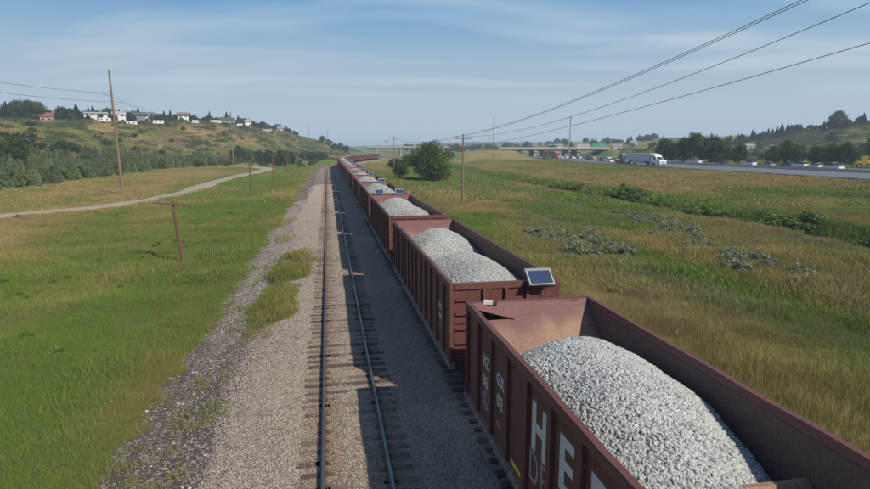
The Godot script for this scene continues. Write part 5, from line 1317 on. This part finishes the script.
func gravel() -> void:
	var holder := Node3D.new(); holder.name = "ballast_stones"; add_child(holder); tag(holder, "loose ballast stones around the tracks", "gravel", "", "stuff")
	var xf := [[], []]; var tint := [PackedColorArray(), PackedColorArray()]
	for k in 230000:
		var Z := 6.5 + pow(rng.randf(), 2.2) * 110.0
		var X := rs(-3.6, 3.4)
		if X < -2.9 and rng.randf() > smoothstep(-3.5, -2.8, X + 0.45 * n_mid.get_noise_2d(X * 2.0, Z * 2.0)): continue
		var f := n_fine.get_noise_2d(X * 2.0, Z * 1.3)
		var y := bed_y(X) + f * 0.03 + n_mid.get_noise_2d(X * 3.0, Z) * 0.015
		if X < -2.7: y = maxf(y if X > -3.2 else -9.0, hgt(X, Z))
		var near_rail := minf(absf(X + 0.305), absf(X - 1.175))
		if near_rail < 0.1: continue
		var s := rs(0.013, 0.034) * (1.0 + Z * 0.01)
		var g := rs(0.265, 0.355)
		var c := Color(g * 1.12, g * 0.94, g * 0.77)
		if rng.randf() < 0.25: c = Color(g * 0.95, g * 0.9, g * 0.87)
		c = c.lerp(Color(g * 0.8, g * 0.52, g * 0.34), (1.0 - smoothstep(0.1, 0.8, near_rail)) * 0.7)
		if absf(X - 0.435) < 1.3 and rng.randf() < 0.12: continue
		var i := k % 2
		xf[i].append(Transform3D(Basis.from_euler(Vector3(rng.randf() * TAU, rng.randf() * TAU, rng.randf() * TAU)).scaled(Vector3(s, s * 0.8, s)), Vector3(X, y + s * 0.15, -Z)))
		tint[i].append(c)
	for i in 2: scatter("stones", M.rocks[i + 1], M.stone, xf[i], tint[i], holder)
	# bigger pale stones and clods on the bare shoulder
	holder = Node3D.new(); holder.name = "shoulder_stones"; add_child(holder); tag(holder, "scattered stones and clods on the bare shoulder beside the ballast", "gravel", "", "stuff")
	xf = [[], []]; tint = [PackedColorArray(), PackedColorArray()]
	for k in 26000:
		var Z := 8.0 + pow(rng.randf(), 1.5) * 80.0
		var X := rs(-5.8, -2.6)
		if rng.randf() > soil_share(X, Z): continue
		var s := rs(0.02, 0.06) * (1.0 + Z * 0.006)
		var g := rs(0.14, 0.195) * (1.0 + 0.45 * smoothstep(18.0, 34.0, Z))
		if rng.randf() < 0.012: g = rs(0.26, 0.4); s *= 1.6
		var i := k % 2
		xf[i].append(Transform3D(Basis.from_euler(Vector3(rng.randf() * TAU, rng.randf() * TAU, rng.randf() * TAU)).scaled(Vector3(s * 1.3, s * 0.7, s)), Vector3(X, hgt(X, Z) + s * 0.1, -Z)))
		tint[i].append(Color(g * 1.04, g * 0.92, g * 0.88))
	for i in 2: scatter("stones", M.rocks[i + 1], M.stone, xf[i], tint[i], holder)

func bed_y(u: float) -> float:
	for i in range(1, BED_U.size()):
		if u < BED_U[i]: return lerpf(BED_H[i - 1], BED_H[i], clampf((u - BED_U[i - 1]) / (BED_U[i] - BED_U[i - 1]), 0.0, 1.0))
	return BED_H[-1]
